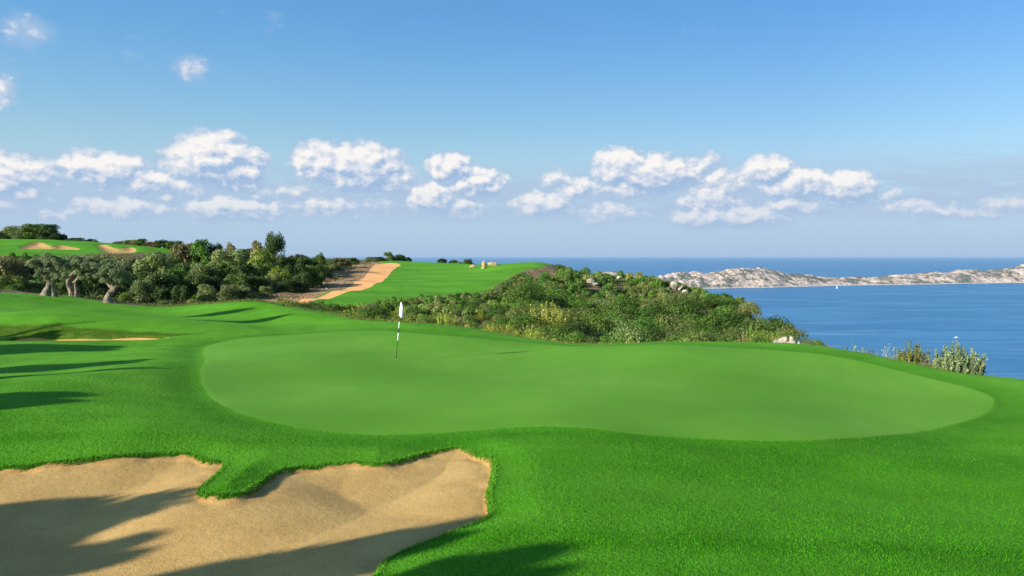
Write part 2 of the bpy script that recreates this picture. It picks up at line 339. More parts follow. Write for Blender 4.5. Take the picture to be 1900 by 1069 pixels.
def m_turf():
    m, g, b, o = mat('mown_grass'); p = pos(g)
    sg = g.n('ShaderNodeAttribute', attribute_name='green_dist').outputs['Fac']
    big = g.noise(p, 0.16, 4, 0.6); mid = g.noise(p, 1.3, 4, 0.6); fine = g.noise(p, 26, 3, 0.65)
    c = g.mix(g.ramp(big, .35, .65), (0.030, 0.170, 0.002), (0.062, 0.242, 0.006))
    c = g.mix(g.math('MULTIPLY', g.ramp(mid, .45, .75), .5), c, (0.092, 0.285, 0.018))
    c = g.mix(g.math('MULTIPLY', g.ramp(fine, .30, .62), 0.75), g.mix(1.0, c, (0.5, 0.6, 0.5), 'MULTIPLY'), c)
    c = g.mix(g.math('MULTIPLY', g.ramp(fine, .60, .80), 0.6), c, (0.125, 0.335, 0.022))
    ys = g.math('ADD', sepz(g, p), g.math('MULTIPLY', g.noise(p, .25, 3), 7))   # turf turns paler farther back, behind and beside the green
    c = g.mix(g.math('MULTIPLY', g.ramp(ys, 17.5, 30), .62), c, g.mix(g.ramp(mid, .35, .65), (.086, .256, .016), (.114, .300, .024)))
    band = g.noise(g.vmath('MULTIPLY', p, (0.035, 0.22, 0)), 1.0, 3, .55, dist=.6)
    c = g.mix(g.math('MULTIPLY', g.ramp(band, .40, .62), .55), c, (0.105, 0.31, 0.024))
    # darker uncut collar that rings the putting green
    col = g.math('MULTIPLY', g.ramp(sg, -1.5, -0.5), g.ramp(sg, 0.05, -0.15))
    c = g.mix(g.math('MULTIPLY', col, .38), c, (0.018, 0.13, 0.002))
    # darker olive tone on the bank behind the small bunker
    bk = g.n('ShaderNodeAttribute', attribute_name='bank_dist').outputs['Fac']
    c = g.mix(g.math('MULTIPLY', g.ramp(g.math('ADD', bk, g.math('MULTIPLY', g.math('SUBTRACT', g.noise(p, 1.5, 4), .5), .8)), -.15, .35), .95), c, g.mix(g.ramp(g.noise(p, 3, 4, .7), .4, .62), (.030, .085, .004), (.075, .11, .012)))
    # dry straw where the mown grass ends at the rim of the slope
    et = g.n('ShaderNodeAttribute', attribute_name='turf_dist').outputs['Fac']
    dry = g.math('MULTIPLY', g.ramp(g.math('ADD', et, g.math('MULTIPLY', g.noise(p, 2.5, 3), 1.2)), 1.3, .5), .75)
    c = g.mix(dry, c, (0.20, 0.22, 0.06))
    g.put(b.inputs['Base Color'], c); b.inputs['Roughness'].default_value = 0.75; b.inputs['Specular IOR Level'].default_value = 0.03
    b.inputs['Sheen Weight'].default_value = 0.012; b.inputs['Sheen Roughness'].default_value = .45; b.inputs['Sheen Tint'].default_value = (.55, 1, .25, 1)
    h = g.math('ADD', g.math('MULTIPLY', g.noise(p, 34, 2, .6), .7), g.noise(p, 9, 3, .6))
    bump(g, h, 0.9, 0.035, b); return m
def m_green():
    m, g, b, o = mat('putting_surface'); p = pos(g)
    big = g.noise(p, 0.12, 3, 0.55); mid = g.noise(g.vmath('MULTIPLY', p, (1, .35, 1)), 1.0, 4, 0.6); fine = g.noise(p, 60, 2, 0.6)
    c = g.mix(g.ramp(big, .35, .68), (0.083, 0.228, 0.014), (0.127, 0.305, 0.028))
    c = g.mix(g.math('MULTIPLY', g.ramp(mid, .38, .68), .5), c, (0.082, 0.268, 0.014))
    c = g.mix(g.math('MULTIPLY', g.ramp(fine, .65, .35), .45), c, g.mix(1.0, c, (0.70, 0.78, 0.7), 'MULTIPLY'))
    c = g.mix(g.math('MULTIPLY', g.ramp(g.noise(p, 14, 4, .7), .55, .72), .3), c, (0.17, 0.335, 0.042))
    g.put(b.inputs['Base Color'], c); b.inputs['Roughness'].default_value = 0.7; b.inputs['Specular IOR Level'].default_value = 0.04; b.inputs['Sheen Weight'].default_value = 0.02; b.inputs['Sheen Roughness'].default_value = .5; b.inputs['Sheen Tint'].default_value = (.6, 1, .3, 1)
    bump(g, g.math('ADD', g.noise(p, 70, 2, .6), g.noise(p, 6, 3, .6)), 0.35, 0.012, b); return m
def m_sand():
    m, g, b, o = mat('bunker_sand_grains'); p = pos(g)
    big = g.noise(p, 0.9, 5, 0.6); fine = g.noise(p, 45, 3, 0.7)
    c = g.mix(g.ramp(big, .35, .68), (0.50, 0.315, 0.11), (0.60, 0.39, 0.145))
    c = g.mix(g.math('MULTIPLY', g.ramp(fine, .30, .60), .8), g.mix(1.0, c, (0.62, 0.60, 0.56), 'MULTIPLY'), c)
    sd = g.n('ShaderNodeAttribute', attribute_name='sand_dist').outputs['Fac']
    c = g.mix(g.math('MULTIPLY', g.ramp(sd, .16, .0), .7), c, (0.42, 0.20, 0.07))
    g.put(b.inputs['Base Color'], c); b.inputs['Roughness'].default_value = 0.9; b.inputs['Specular IOR Level'].default_value = 0.1
    rk = g.noise(g.vmath('MULTIPLY', p, (1.0, 1.6, 1)), 1.5, 3, .5)
    h = g.math('ADD', g.math('ADD', g.noise(p, 40, 3, .7), g.math('MULTIPLY', g.noise(p, 8, 4, .6), 1.6)), g.math('MULTIPLY', rk, .8))
    bump(g, h, 0.45, 0.018, b); return m
def m_path():
    m, g, b, o = mat('packed_dirt'); p = pos(g)
    c = g.mix(g.ramp(g.noise(p, .5, 5, .6), .35, .65), (0.80, 0.36, 0.10), (0.86, 0.42, 0.14))
    c = g.mix(g.ramp(g.noise(p, 6, 4, .7), .55, .75), c, (0.60, 0.33, 0.15))
    g.put(b.inputs['Base Color'], c); b.inputs['Roughness'].default_value = 0.95
    bump(g, g.noise(p, 4, 5, .7), 0.5, 0.06, b); return m
def m_soil():
    m, g, b, o = mat('dry_hillside_soil'); p = pos(g)
    pd = g.n('ShaderNodeAttribute', attribute_name='path_dist').outputs['Fac']
    c = g.mix(g.ramp(g.noise(p, .35, 5, .65), .4, .6), (0.10, 0.105, 0.035), (0.17, 0.12, 0.055))
    c = g.mix(g.ramp(g.noise(p, 2.2, 5, .7), .52, .68), c, (0.24, 0.14, 0.075))
    c = g.mix(g.ramp(g.noise(p, 5.0, 4, .7), .60, .72), c, (0.34, 0.29, 0.21))
    bd = g.vmath('LENGTH', g.vmath('MULTIPLY', g.vmath('SUBTRACT', p, (4.9, 124.0, 0.0)), (.30, .085, 0.0)), out=1)
    c = g.mix(g.math('MULTIPLY', g.ramp(g.math('ADD', bd, g.math('SUBTRACT', g.noise(p, .8, 4), .5)), 1.0, .5), .8), c, g.mix(g.ramp(g.noise(p, 2.5, 5, .7), .4, .6), (.44, .20, .08), (.27, .20, .10)))
    near = g.ramp(g.math('ADD', pd, g.math('MULTIPLY', g.noise(p, .8, 4), 6)), -5.0, 1.5)
    c = g.mix(near, c, g.mix(g.ramp(g.noise(p, 2.5, 5, .7), .45, .62), (0.40, 0.20, 0.085), (0.26, 0.21, 0.08)))
    g.put(b.inputs['Base Color'], c); b.inputs['Roughness'].default_value = 0.95
    bump(g, g.noise(p, 3, 6, .7), 1.0, 0.25, b); return m
def m_sea():
    m, g, b, o = mat('sea_surface'); p = pos(g)
    streak = g.noise(g.vmath('MULTIPLY', p, (0.0011, 0.0030, 1)), 2.0, 5, .6, dist=1.2)
    c = g.mix(g.ramp(streak, .4, .65), (0.032, 0.155, 0.315), (0.052, 0.205, 0.38))
    g.put(b.inputs['Base Color'], c)
    sl = g.noise(g.vmath('MULTIPLY', p, (0.0016, 0.0105, 1)), 1.0, 4, .55, dist=2.2)
    sl2 = g.ramp(sl, .56, .64)
    g.put(b.inputs['Roughness'], g.math('SUBTRACT', 0.42, g.math('MULTIPLY', sl2, .14)))
    b.inputs['IOR'].default_value = 1.33
    h = g.math('ADD', g.math('MULTIPLY', g.noise(p, .12, 4, .6), 2.5), g.math('MULTIPLY', g.noise(g.vmath('MULTIPLY', p, (.5, 1, 1)), .02, 3, .5), 5))
    bn = g.n('ShaderNodeBump'); g.put(bn.inputs['Height'], h); bn.inputs['Distance'].default_value = 1.0
    g.put(bn.inputs['Strength'], g.math('SUBTRACT', .55, g.math('MULTIPLY', sl2, .35)))
    g.put(b.inputs['Normal'], bn.outputs[0]); return m
def m_cliff():
    m, g, b, o = mat('limestone_cliff'); p = pos(g)
    nz = g.n('ShaderNodeSeparateXYZ'); g.put(nz.inputs[0], g.n('ShaderNodeNewGeometry').outputs['Normal'])
    hz = g.n('ShaderNodeSeparateXYZ'); g.put(hz.inputs[0], p)
    n1 = g.noise(g.vmath('MULTIPLY', p, (1, 1, 2.0)), .008, 7, .65); n2 = g.noise(g.vmath('MULTIPLY', p, (1, 1, .35)), .035, 6, .7)
    rock = g.mix(g.ramp(n2, .42, .58), (0.46, 0.36, 0.30), (0.80, 0.635, 0.52))
    rock = g.mix(g.math('MULTIPLY', g.ramp(g.noise(p, .005, 4, .5), .52, .66), .7), rock, (0.68, 0.46, 0.30))
    veg = g.mix(g.ramp(g.noise(p, .05, 5, .7), .4, .6), (0.11, 0.12, 0.095), (0.17, 0.175, 0.135))
    vf = g.math('ADD', g.math('MULTIPLY', nz.outputs[2], .55), g.math('MULTIPLY', g.math('SUBTRACT', g.noise(p, .03, 6, .75), .5), 1.5))
    vf = g.math('ADD', vf, g.math('MULTIPLY', g.math('SUBTRACT', n1, .5), 1.9))
    c = g.mix(g.ramp(vf, .46, .60), rock, veg)
    c = g.mix(g.ramp(hz.outputs[2], -144.5, -147.5), c, (0.60, 0.54, 0.47))
    g.put(b.inputs['Base Color'], c); b.inputs['Roughness'].default_value = .95
    bump(g, g.math('ADD', g.noise(g.vmath('MULTIPLY', p, (1, 1, .4)), .03, 7, .7), g.math('MULTIPLY', g.noise(g.vmath('MULTIPLY', p, (.4, .4, 3)), .02, 4, .6), .5)), 1.0, 34.0, b); return m
def m_leaf(name='foliage', trans=0.20, var=0.34):
    m, g, b, o = mat(name)
    oi = g.n('ShaderNodeObjectInfo'); at = g.n('ShaderNodeAttribute', attribute_name='tint').outputs['Color']
    isl = g.n('ShaderNodeNewGeometry').outputs['Random Per Island']
    c = g.mix(1.0, oi.outputs['Color'], at, 'MULTIPLY')
    c = g.mix(1.0, c, g.mix(isl, (1 - var, 1 - var * .9, 1 - var), (1 + var, 1 + var * .85, 1 + var * .9)), 'MULTIPLY')
    g.put(b.inputs['Base Color'], c); b.inputs['Roughness'].default_value = .6; b.inputs['Specular IOR Level'].default_value = .15
    tr = g.n('ShaderNodeBsdfTranslucent'); g.put(tr.inputs[0], g.mix(1.0, c, (1.1, 1.3, .5), 'MULTIPLY'))
    mx = g.n('ShaderNodeMixShader'); mx.inputs[0].default_value = trans; g.put(mx.inputs[1], b.outputs[0]); g.put(mx.inputs[2], tr.outputs[0])
    g.put(o.inputs[0], mx.outputs[0]); return m
def m_bark():
    m, g, b, o = mat('olive_bark'); tc = g.n('ShaderNodeTexCoord').outputs['Object']
    n = g.noise(g.vmath('MULTIPLY', tc, (1, 1, .3)), 9, 6, .7)
    c = g.mix(g.ramp(n, .35, .62), (0.05, 0.038, 0.027), (0.32, 0.25, 0.165))
    g.put(b.inputs['Base Color'], c); b.inputs['Roughness'].default_value = .9; bump(g, n, 1.0, .06, b); return m
def m_rock(name, c1, c2):
    m, g, b, o = mat(name); p = pos(g)
    n = g.noise(p, 1.8, 6, .65)
    c = g.mix(g.ramp(n, .38, .62), c1, c2); c = g.mix(g.ramp(g.noise(p, 7, 5, .7), .60, .70), c, tuple(x * .45 for x in c1))
    g.put(b.inputs['Base Color'], c); b.inputs['Roughness'].default_value = .9; bump(g, g.noise(p, 5, 5, .7), .8, .08, b); return m
def m_plain(name, col, rough=.5, metal=0.0, nscale=20):
    m, g, b, o = mat(name); tc = g.n('ShaderNodeTexCoord').outputs['Object']
    n = g.noise(tc, nscale, 3, .6)
    g.put(b.inputs['Base Color'], g.mix(g.ramp(n, .3, .7), tuple(x * .85 for x in col), col)); b.inputs['Roughness'].default_value = rough; b.inputs['Metallic'].default_value = metal
    return m
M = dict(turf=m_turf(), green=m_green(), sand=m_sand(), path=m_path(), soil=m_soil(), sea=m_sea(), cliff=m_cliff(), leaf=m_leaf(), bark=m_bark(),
         lime=m_rock('pale_limestone', (0.25, 0.22, 0.17), (0.46, 0.40, 0.31)), ochre=m_rock('ochre_boulder', (0.34, 0.21, 0.09), (0.54, 0.38, 0.19)),
         white=m_plain('white_paint', (0.80, 0.79, 0.76)), black=m_plain('black_paint', (0.02, 0.02, 0.022), .35), cloth=m_plain('white_cloth', (0.82, 0.78, 0.77), .9, nscale=8),
         hull=m_plain('white_gelcoat', (0.85, 0.85, 0.85), .3, nscale=2), glass=m_plain('dark_window', (0.03, 0.04, 0.05), .1, nscale=2))

# ------------------------------------------------------------------ object helpers
def tag(o, label=None, cat=None, group=None, kind=None):
    if label: o['label'] = label
    if cat: o['category'] = cat
    if group: o['group'] = group
    if kind: o['kind'] = kind
    return o
def empty(name, loc, label, cat, group=None):
    o = bpy.data.objects.new(name, None); C.objects.link(o); o.location = loc; o.empty_display_size = .2
    return tag(o, label, cat, group)
def mesh_np(name, V, Fc, m, tint=None, smooth=False, nverts=None):
    """V (n,3), Fc (k,3) or (k,4)"""
    me = bpy.data.meshes.new(name); V = np.asarray(V, np.float32); Fc = np.asarray(Fc, np.int32); k, c = Fc.shape
    me.vertices.add(len(V)); me.vertices.foreach_set('co', V.ravel())
    me.loops.add(k * c); me.loops.foreach_set('vertex_index', Fc.ravel())
    me.polygons.add(k); me.polygons.foreach_set('loop_start', np.arange(0, k * c, c, dtype=np.int32))
    try: me.polygons.foreach_set('loop_total', np.full(k, c, dtype=np.int32))
    except Exception: pass
    if smooth: me.polygons.foreach_set('use_smooth', np.ones(k, bool))
    me.update(calc_edges=True); me.materials.append(m)
    if tint is not None:
        a = me.color_attributes.new('tint', 'FLOAT_COLOR', 'POINT')
        t = np.ones((len(V), 4), np.float32); t[:, :3] = tint; a.data.foreach_set('color', t.ravel())
    return me
def add(me, name, parent=None, loc=None):
    o = bpy.data.objects.new(name, me); C.objects.link(o)
    if parent is not None: o.parent = parent
    if loc is not None: o.location = loc
    return o

# ------------------------------------------------------------------ the ground, cut along its region outlines
def build_ground():
    r = 3.0 * np.exp(np.arange(0, math.log(255 / 3.0), 0.0085)); r = np.sort(np.concatenate([r[(r < 39.9) | (r > 47)], np.arange(40, 47, .11)])); r = np.concatenate([[0.8, 1.8], r, [300, 360, 450, 600, 800, 1000]])
    a = np.concatenate([np.linspace(-180, -42, 46, endpoint=False), np.arange(-42, 42, 0.16), np.linspace(42, 180, 46, endpoint=False)])
    A = np.radians(a); RR, AA = np.meshgrid(r, A, indexing='ij'); X = RR * np.sin(AA); Y = RR * np.cos(AA); Z = height(X, Y)
    nr, na = X.shape; idx = np.arange(nr * na).reshape(nr, na)
    nx = np.roll(idx, -1, axis=1)
    q = np.stack([idx[:-1], idx[1:], nx[1:], nx[:-1]], -1).reshape(-1, 4)
    V = np.stack([X.ravel(), Y.ravel(), Z.ravel()], 1)
    # normals on the full grid
    tr = np.concatenate([q[:, [0, 2, 1]], q[:, [0, 3, 2]]])
    N = np.zeros_like(V); fn = np.cross(V[tr[:, 1]] - V[tr[:, 0]], V[tr[:, 2]] - V[tr[:, 0]])
    if fn[:, 2].mean() < 0: tr = tr[:, ::-1]; fn = -fn
    for k in range(3): np.add.at(N, tr[:, k], fn)
    N /= np.linalg.norm(N, axis=1, keepdims=True) + 1e-12
    x, y = V[:, 0], V[:, 1]; R = np.hypot(x, y)
    jit = fbm(x / .22, y / .22, 3, 77) * 0.09
    s_sand = sdf(sand_poly, x, y) + jit * (R < 40)
    s_mid = sdf(mid_poly, x, y) + jit * .15
    s_far = np.max([sdf(p, x, y) for p in far_polys], axis=0)
    s_green = sdf(green_poly, x, y) + fbm(x / .5, y / .5, 2, 12) * .04
    s_path = sdf(path_poly, x, y) + fbm(x / 1.5, y / 1.5, 3, 9) * .22
    s_turf = np.maximum(sdf(turf_poly, x, y), np.maximum(sdf(plat_poly, x, y), sdf(up_poly, x, y))) + fbm(x / .9, y / .9, 3, 4) * .5
    S = np.stack([np.maximum(s_sand, np.maximum(s_mid, s_far)), s_green, s_path, s_turf], 1)
    D = np.concatenate([V, N, S], 1)
    col_ids = [6, 7, 8, 9]
    for c in col_ids:
        v = D[:, c].copy(); v[np.abs(v) < 1e-4] = 1e-4; D[:, c] = v
        s = v[tr] > 0; cnt = s.sum(1); mixed = (cnt == 1) | (cnt == 2)
        keep = tr[~mixed]; T = tr[mixed]; sm = s[mixed]; cm = cnt[mixed]
        # rotate so that the odd vertex is first
        odd = np.where(cm == 1, np.argmax(sm, 1), np.argmin(sm, 1))
        T = np.stack([T[np.arange(len(T)), (odd + k) % 3] for k in range(3)], 1)
        def edge(a_, b_):
            lo = np.minimum(a_, b_); hi = np.maximum(a_, b_); key = lo.astype(np.int64) * (len(D) + 1) + hi
            return key, lo, hi
        k1, l1, h1 = edge(T[:, 0], T[:, 1]); k2, l2, h2 = edge(T[:, 0], T[:, 2])
        keys = np.concatenate([k1, k2]); lo = np.concatenate([l1, l2]); hi = np.concatenate([h1, h2])
        uk, first, inv = np.unique(keys, return_index=True, return_inverse=True); inv = inv.ravel()
        lo, hi = lo[first], hi[first]; t = (v[lo] / (v[lo] - v[hi]))[:, None]
        new = D[lo] * (1 - t) + D[hi] * t; new[:, c] = 0
        base = len(D); D = np.concatenate([D, new]); m1 = base + inv[:len(T)]; m2 = base + inv[len(T):]
        tr = np.concatenate([keep, np.stack([T[:, 0], m1, m2], 1), np.stack([m1, T[:, 1], T[:, 2]], 1), np.stack([m1, T[:, 2], m2], 1)])
    mean = D[tr][:, :, 6:10].mean(1) > 0
    lab = np.full(len(tr), 4)
    lab[mean[:, 3]] = 3; lab[mean[:, 2]] = 2; lab[mean[:, 1]] = 1; lab[mean[:, 0]] = 0
    V, N, S = D[:, :3], D[:, 3:6], D[:, 6:10]
    for k, (nm, mt) in enumerate([('bunker_sand', M['sand']), ('putting_green', M['green']), ('dirt_path', M['path']), ('fairway_grass', M['turf']), ('hillside_ground', M['soil'])]):
        T = tr[lab == k]; u, inv = np.unique(T, return_inverse=True); T2 = inv.reshape(T.shape)
        me = mesh_np(nm, V[u], T2, mt, smooth=True)
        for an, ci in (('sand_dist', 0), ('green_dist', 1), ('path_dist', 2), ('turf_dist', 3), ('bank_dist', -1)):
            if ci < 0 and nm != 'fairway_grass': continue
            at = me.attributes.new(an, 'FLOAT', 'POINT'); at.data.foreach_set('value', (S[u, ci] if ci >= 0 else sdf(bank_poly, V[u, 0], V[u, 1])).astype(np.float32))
        nn = N[u] / (np.linalg.norm(N[u], axis=1, keepdims=True) + 1e-12)
        me.normals_split_custom_set_from_vertices([tuple(v) for v in nn.tolist()])
        o = add(me, nm); tag(o, kind='structure')
build_ground()

SEA_Z = -150.0
def build_sea():
    R = 120000.0; n = 128; V = [(0, 0, SEA_Z)]; Fc = []
    rr = [400, 1500, 5000, 20000, 60000, R]
    for rad in rr:
        for i in range(n): a = 2 * math.pi * i / n; V.append((rad * math.cos(a), rad * math.sin(a), SEA_Z))
    F4 = []
    for k in range(len(rr) - 1):
        for i in range(n): a0 = 1 + k * n; F4.append((a0 + i, a0 + n + i, a0 + n + (i + 1) % n, a0 + (i + 1) % n))
    me = mesh_np('sea', V, F4, M['sea']); tag(add(me, 'sea'), kind='structure')
build_sea()

# ------------------------------------------------------------------ foliage builders
def rng_(seed): return np.random.default_rng(seed)
def leaf_quads(rg, P, Nrm, size, aspect=0.55, jitter=0.55):
    """one small lozenge per point, loosely facing its normal"""
    n = len(P); d = Nrm + jitter * rg.normal(size=(n, 3)); d /= np.linalg.norm(d, axis=1, keepdims=True) + 1e-9
    t = rg.normal(size=(n, 3)); t -= (t * d).sum(1, keepdims=True) * d; t /= np.linalg.norm(t, axis=1, keepdims=True) + 1e-9
    b = np.cross(d, t); s = (size * rg.uniform(.6, 1.35, n))[:, None]
    V = np.stack([P - t * s, P - b * s * aspect, P + t * s, P + b * s * aspect], 1).reshape(-1, 3)
    return V, np.arange(4 * n).reshape(n, 4)
def crown_points(rg, n, rx, ry, rz, clumps, cr, shell=.35, flat=0.55):
    """points on leaf clumps spread through an ellipsoidal crown centred on the origin"""
    u = rg.normal(size=(clumps, 3)); u /= np.linalg.norm(u, axis=1, keepdims=True); u[:, 2] = np.where(u[:, 2] < -flat, -u[:, 2] * .4, u[:, 2])
    cc = u * rg.uniform(.45, .92, (clumps, 1)) * np.array([rx, ry, rz]); rad = cr * rg.uniform(.6, 1.35, clumps)
    w = rad ** 2; k = rg.choice(clumps, n, p=w / w.sum())
    v = rg.normal(size=(n, 3)); v /= np.linalg.norm(v, axis=1, keepdims=True); v[:, 2] = np.where(v[:, 2] < -.4, -v[:, 2], v[:, 2])
    P = cc[k] + v * (rad[k] * rg.uniform(1 - shell, 1.08, n))[:, None] * np.array([1, 1, .85])
    tint = rg.uniform(.72, 1.25, clumps)[k]
    return P, v, tint
def tint4(t): return np.repeat(t, 4)[:, None] * np.ones((1, 3))

def shrub_mesh(seed, n, leaf, clumps=9, hh=.8, name='shrub'):
    rg = rng_(seed); P, v, t = crown_points(rg, n, .72, .72, hh * .62, clumps, .38)
    P[:, 2] += hh * .42; P = P[P[:, 2] > -.15]; v = v[:len(P)]; t = t[:len(P)]
    V, Fq = leaf_quads(rg, P, v, np.full(len(P), leaf))
    return mesh_np(name, V, Fq, M['leaf'], tint4(t))
def broom_mesh(seed, stems, per, leaf, spread=.5, h=1.2, name='broom'):
    """upright feathery shrub: many thin leafy stems fanning from the ground"""
    rg = rng_(seed); PP, NN, TT = [], [], []; SV, SF = [], []
    for i in range(stems):
        a = rg.uniform(0, 2 * math.pi); r0 = rg.uniform(0, spread) ** .8; lean = rg.uniform(.0, .35) * (r0 / spread + .3)
        base = np.array([math.cos(a) * r0, math.sin(a) * r0, -.05]); hh = h * rg.uniform(.5, 1.0) * (1 - .35 * r0 / spread)
        top = base + np.array([math.cos(a) * lean * hh, math.sin(a) * lean * hh, hh]) + np.append(rg.normal(size=2) * .05, 0)
        t = rg.uniform(.12, 1, per) ** .8; P = base + (top - base) * t[:, None] + rg.normal(size=(per, 3)) * .035 * h * (1.25 - t)[:, None]
        PP.append(P); NN.append(rg.normal(size=(per, 3)) + np.array([math.cos(a), math.sin(a), .3])); TT.append(np.full(per, rg.uniform(.7, 1.3)) * (.75 + .45 * t))
    P = np.concatenate(PP); V, Fq = leaf_quads(rg, P, np.concatenate(NN) * .6, np.full(len(P), leaf), .35, .6)
    return mesh_np(name, V, Fq, M['leaf'], tint4(np.concatenate(TT)))
def tube(pts, rads, seg=10, rough=0.0, seed=0, cap=True):
    rg = rng_(seed); pts = np.array(pts, float); n = len(pts); V = []; Fq = []
    for i in range(n):
        d = pts[min(i + 1, n - 1)] - pts[max(i - 1, 0)]; d /= np.linalg.norm(d)
        u = np.cross(d, [0.13, 1, 0.07]); u /= np.linalg.norm(u); w = np.cross(d, u)
        for k in range(seg):
            a = 2 * math.pi * k / seg; r = rads[i] * (1 + rough * (math.sin(3 * a + 1.3 * i * .4) * .5 + rg.normal() * .4))
            V.append(pts[i] + (u * math.cos(a) + w * math.sin(a)) * r)
    for i in range(n - 1):
        for k in range(seg): Fq.append((i * seg + k, i * seg + (k + 1) % seg, (i + 1) * seg + (k + 1) % seg, (i + 1) * seg + k))
    if cap:
        V.append(pts[-1]); c = len(V) - 1
        for k in range(seg): Fq.append(((n - 1) * seg + k, (n - 1) * seg + (k + 1) % seg, c, c))
    return np.array(V), np.array(Fq)
def join(parts):
    V, Fq, o = [], [], 0
    for v, f in parts: V.append(v); Fq.append(f + o); o += len(v)
    return np.concatenate(V), np.concatenate(Fq)
def spline(pts, n=14):
    P = np.array(pts, float); t = np.linspace(0, len(P) - 1, n); out = []
    for q in t:
        i = min(int(q), len(P) - 2); f = q - i; p0 = P[max(i - 1, 0)]; p1 = P[i]; p2 = P[i + 1]; p3 = P[min(i + 2, len(P) - 1)]
        out.append(.5 * (2 * p1 + (p2 - p0) * f + (2 * p0 - 5 * p1 + 4 * p2 - p3) * f * f + (3 * p1 - p0 - 3 * p2 + p3) * f ** 3))
    return np.array(out)
def tree_meshes(seed, n, leaf, clumps=26, aspect=1.0, trunk_h=.22, cr=.26, name='tree', low=False):
    """unit tree: 1 m tall, crown about 'aspect' wide"""
    rg = rng_(seed); rz = .38 if low else (1 - trunk_h) / 2 * .86; P, v, t = crown_points(rg, n, aspect * .40, aspect * .40, rz, clumps, cr * aspect * .62, flat=.95 if low else .55)
    if low:      # dome that carries its leaves down to the ground
        zc = rg.uniform(.10, .84, clumps); a = rg.uniform(0, 6.283, clumps); q = np.clip((zc - .30) / .62, 0, 1); rc = aspect * .40 * np.sqrt(1 - q * q) * rg.uniform(.35, .98, clumps) ** .5
        cc = np.stack([np.cos(a) * rc, np.sin(a) * rc, zc], 1); rad = cr * aspect * .60 * rg.uniform(.6, 1.3, clumps); k = rg.choice(clumps, n, p=rad ** 2 / (rad ** 2).sum())
        v = rg.normal(size=(n, 3)); v /= np.linalg.norm(v, axis=1, keepdims=True); P = cc[k] + v * (rad[k] * rg.uniform(.6, 1.1, n))[:, None]; t = rg.uniform(.72, 1.28, clumps)[k]; P[:, 2] = np.abs(P[:, 2])
    else: P[:, 2] += trunk_h + rz * .92
    V, Fq = leaf_quads(rg, P, v, np.full(len(P), leaf)); crown = mesh_np(name + '_crown', V, Fq, M['leaf'], tint4(t))
    parts = [tube(spline([(0, 0, -.05), (.02, .01, .12), (-.01, 0, .3), (.02, 0, .6)]), np.linspace(.035, .012, 14), 7, .15, seed)]
    for k in range(5):
        a = rg.uniform(0, 6.28); parts.append(tube(spline([(0, 0, .15 + .05 * k), (.1 * math.cos(a), .1 * math.sin(a), .3 + .04 * k), (.26 * aspect * math.cos(a), .26 * aspect * math.sin(a), .5 + .05 * k)], 8), np.linspace(.018, .005, 8), 5, .1, k))
    V, Fq = join(parts); return crown, mesh_np(name + '_trunk', V, Fq, M['bark'], smooth=True)

def gz(x, y): return float(height(np.array([x]), np.array([y]))[0])

# ---- old olive trees at the edge of the turf
def olive(px, d, H, trunk_paths, lumps, tint, label, seed, n=15000):
    x = (px - 950) / F * d; z = gz(x, d); root = empty('olive_tree', (x, d, z - .05), label, 'tree', 'old olive trees at the turf edge')
    V, Fq = join([tube(spline(p, 16), np.interp(np.linspace(0, 1, 16), np.linspace(0, 1, len(r)), r), 14, .16, seed + i) for i, (p, r) in enumerate(trunk_paths)])
    add(mesh_np('trunk', V, Fq, M['bark'], smooth=True), 'trunk', root)
    rg = rng_(seed); PP, NN, TT = [], [], []; tot = sum(l[3] ** 2 for l in lumps)
    for (cx, cy, cz, r) in lumps:
        k = int(n * r * r / tot); P, v, t = crown_points(rg, k, r, r, r * .8, 12, r * .38, flat=.7); PP.append(P + np.array([cx, cy, cz])); NN.append(v); TT.append(t)
    P = np.concatenate(PP); V, Fq = leaf_quads(rg, P, np.concatenate(NN), np.full(len(P), .052), .42)
    cr = add(mesh_np('crown', V, Fq, M['leaf'], tint4(np.concatenate(TT))), 'crown', root); cr.color = (*tint, 1); return root
OLV = (0.19, 0.23, 0.115)
olive(91, 57, 3.6, [([(-.30, 0, -.1), (-.20, 0, .35), (-.02, 0, .75), (.02, 0, 1.3), (-.2, 0, 2.1)], [.44, .30, .22, .16, .09]), ([(.25, .1, -.1), (.24, .08, .6), (.30, 0, 1.2), (.7, 0, 2.0)], [.30, .17, .14, .08]),
                    ([(0, 0, 1.1), (-.6, .2, 1.6), (-1.0, .2, 2.2)], [.13, .1, .06])],
      [(-.55, 0, 2.45, .85), (.35, .2, 2.35, .85), (-.1, .1, 1.75, .75), (.9, 0, 2.05, .6), (-1.0, .2, 2.5, .5), (.30, -.3, 1.35, .5), (-.5, -.3, 1.6, .45), (.9, -.2, 1.4, .5)], OLV, 'old olive tree with wide split pale trunk, leftmost of the three', 11)
olive(134, 61, 3.6, [([(-.05, 0, -.1), (-.12, 0, .5), (-.30, 0, 1.0), (-.22, 0, 1.5), (.25, 0, 1.95), (.8, 0, 2.3)], [.26, .19, .20, .18, .12, .07]), ([(.22, 0, -.1), (.30, 0, .5), (.22, 0, 1.1), (.45, 0, 1.6)], [.20, .13, .10, .06]),
                     ([(.1, 0, 1.1), (.45, 0, 1.5), (.5, .2, 2.0)], [.12, .09, .06])],
      [(.75, 0, 2.6, .8), (1.35, .2, 2.35, .65), (.2, .2, 2.85, .6), (.95, -.1, 2.0, .6), (1.2, -.2, 1.6, .5), (.35, -.3, 2.4, .45)], (.185, .225, .11), 'olive tree with bare curved cream trunk, middle of the three', 12)
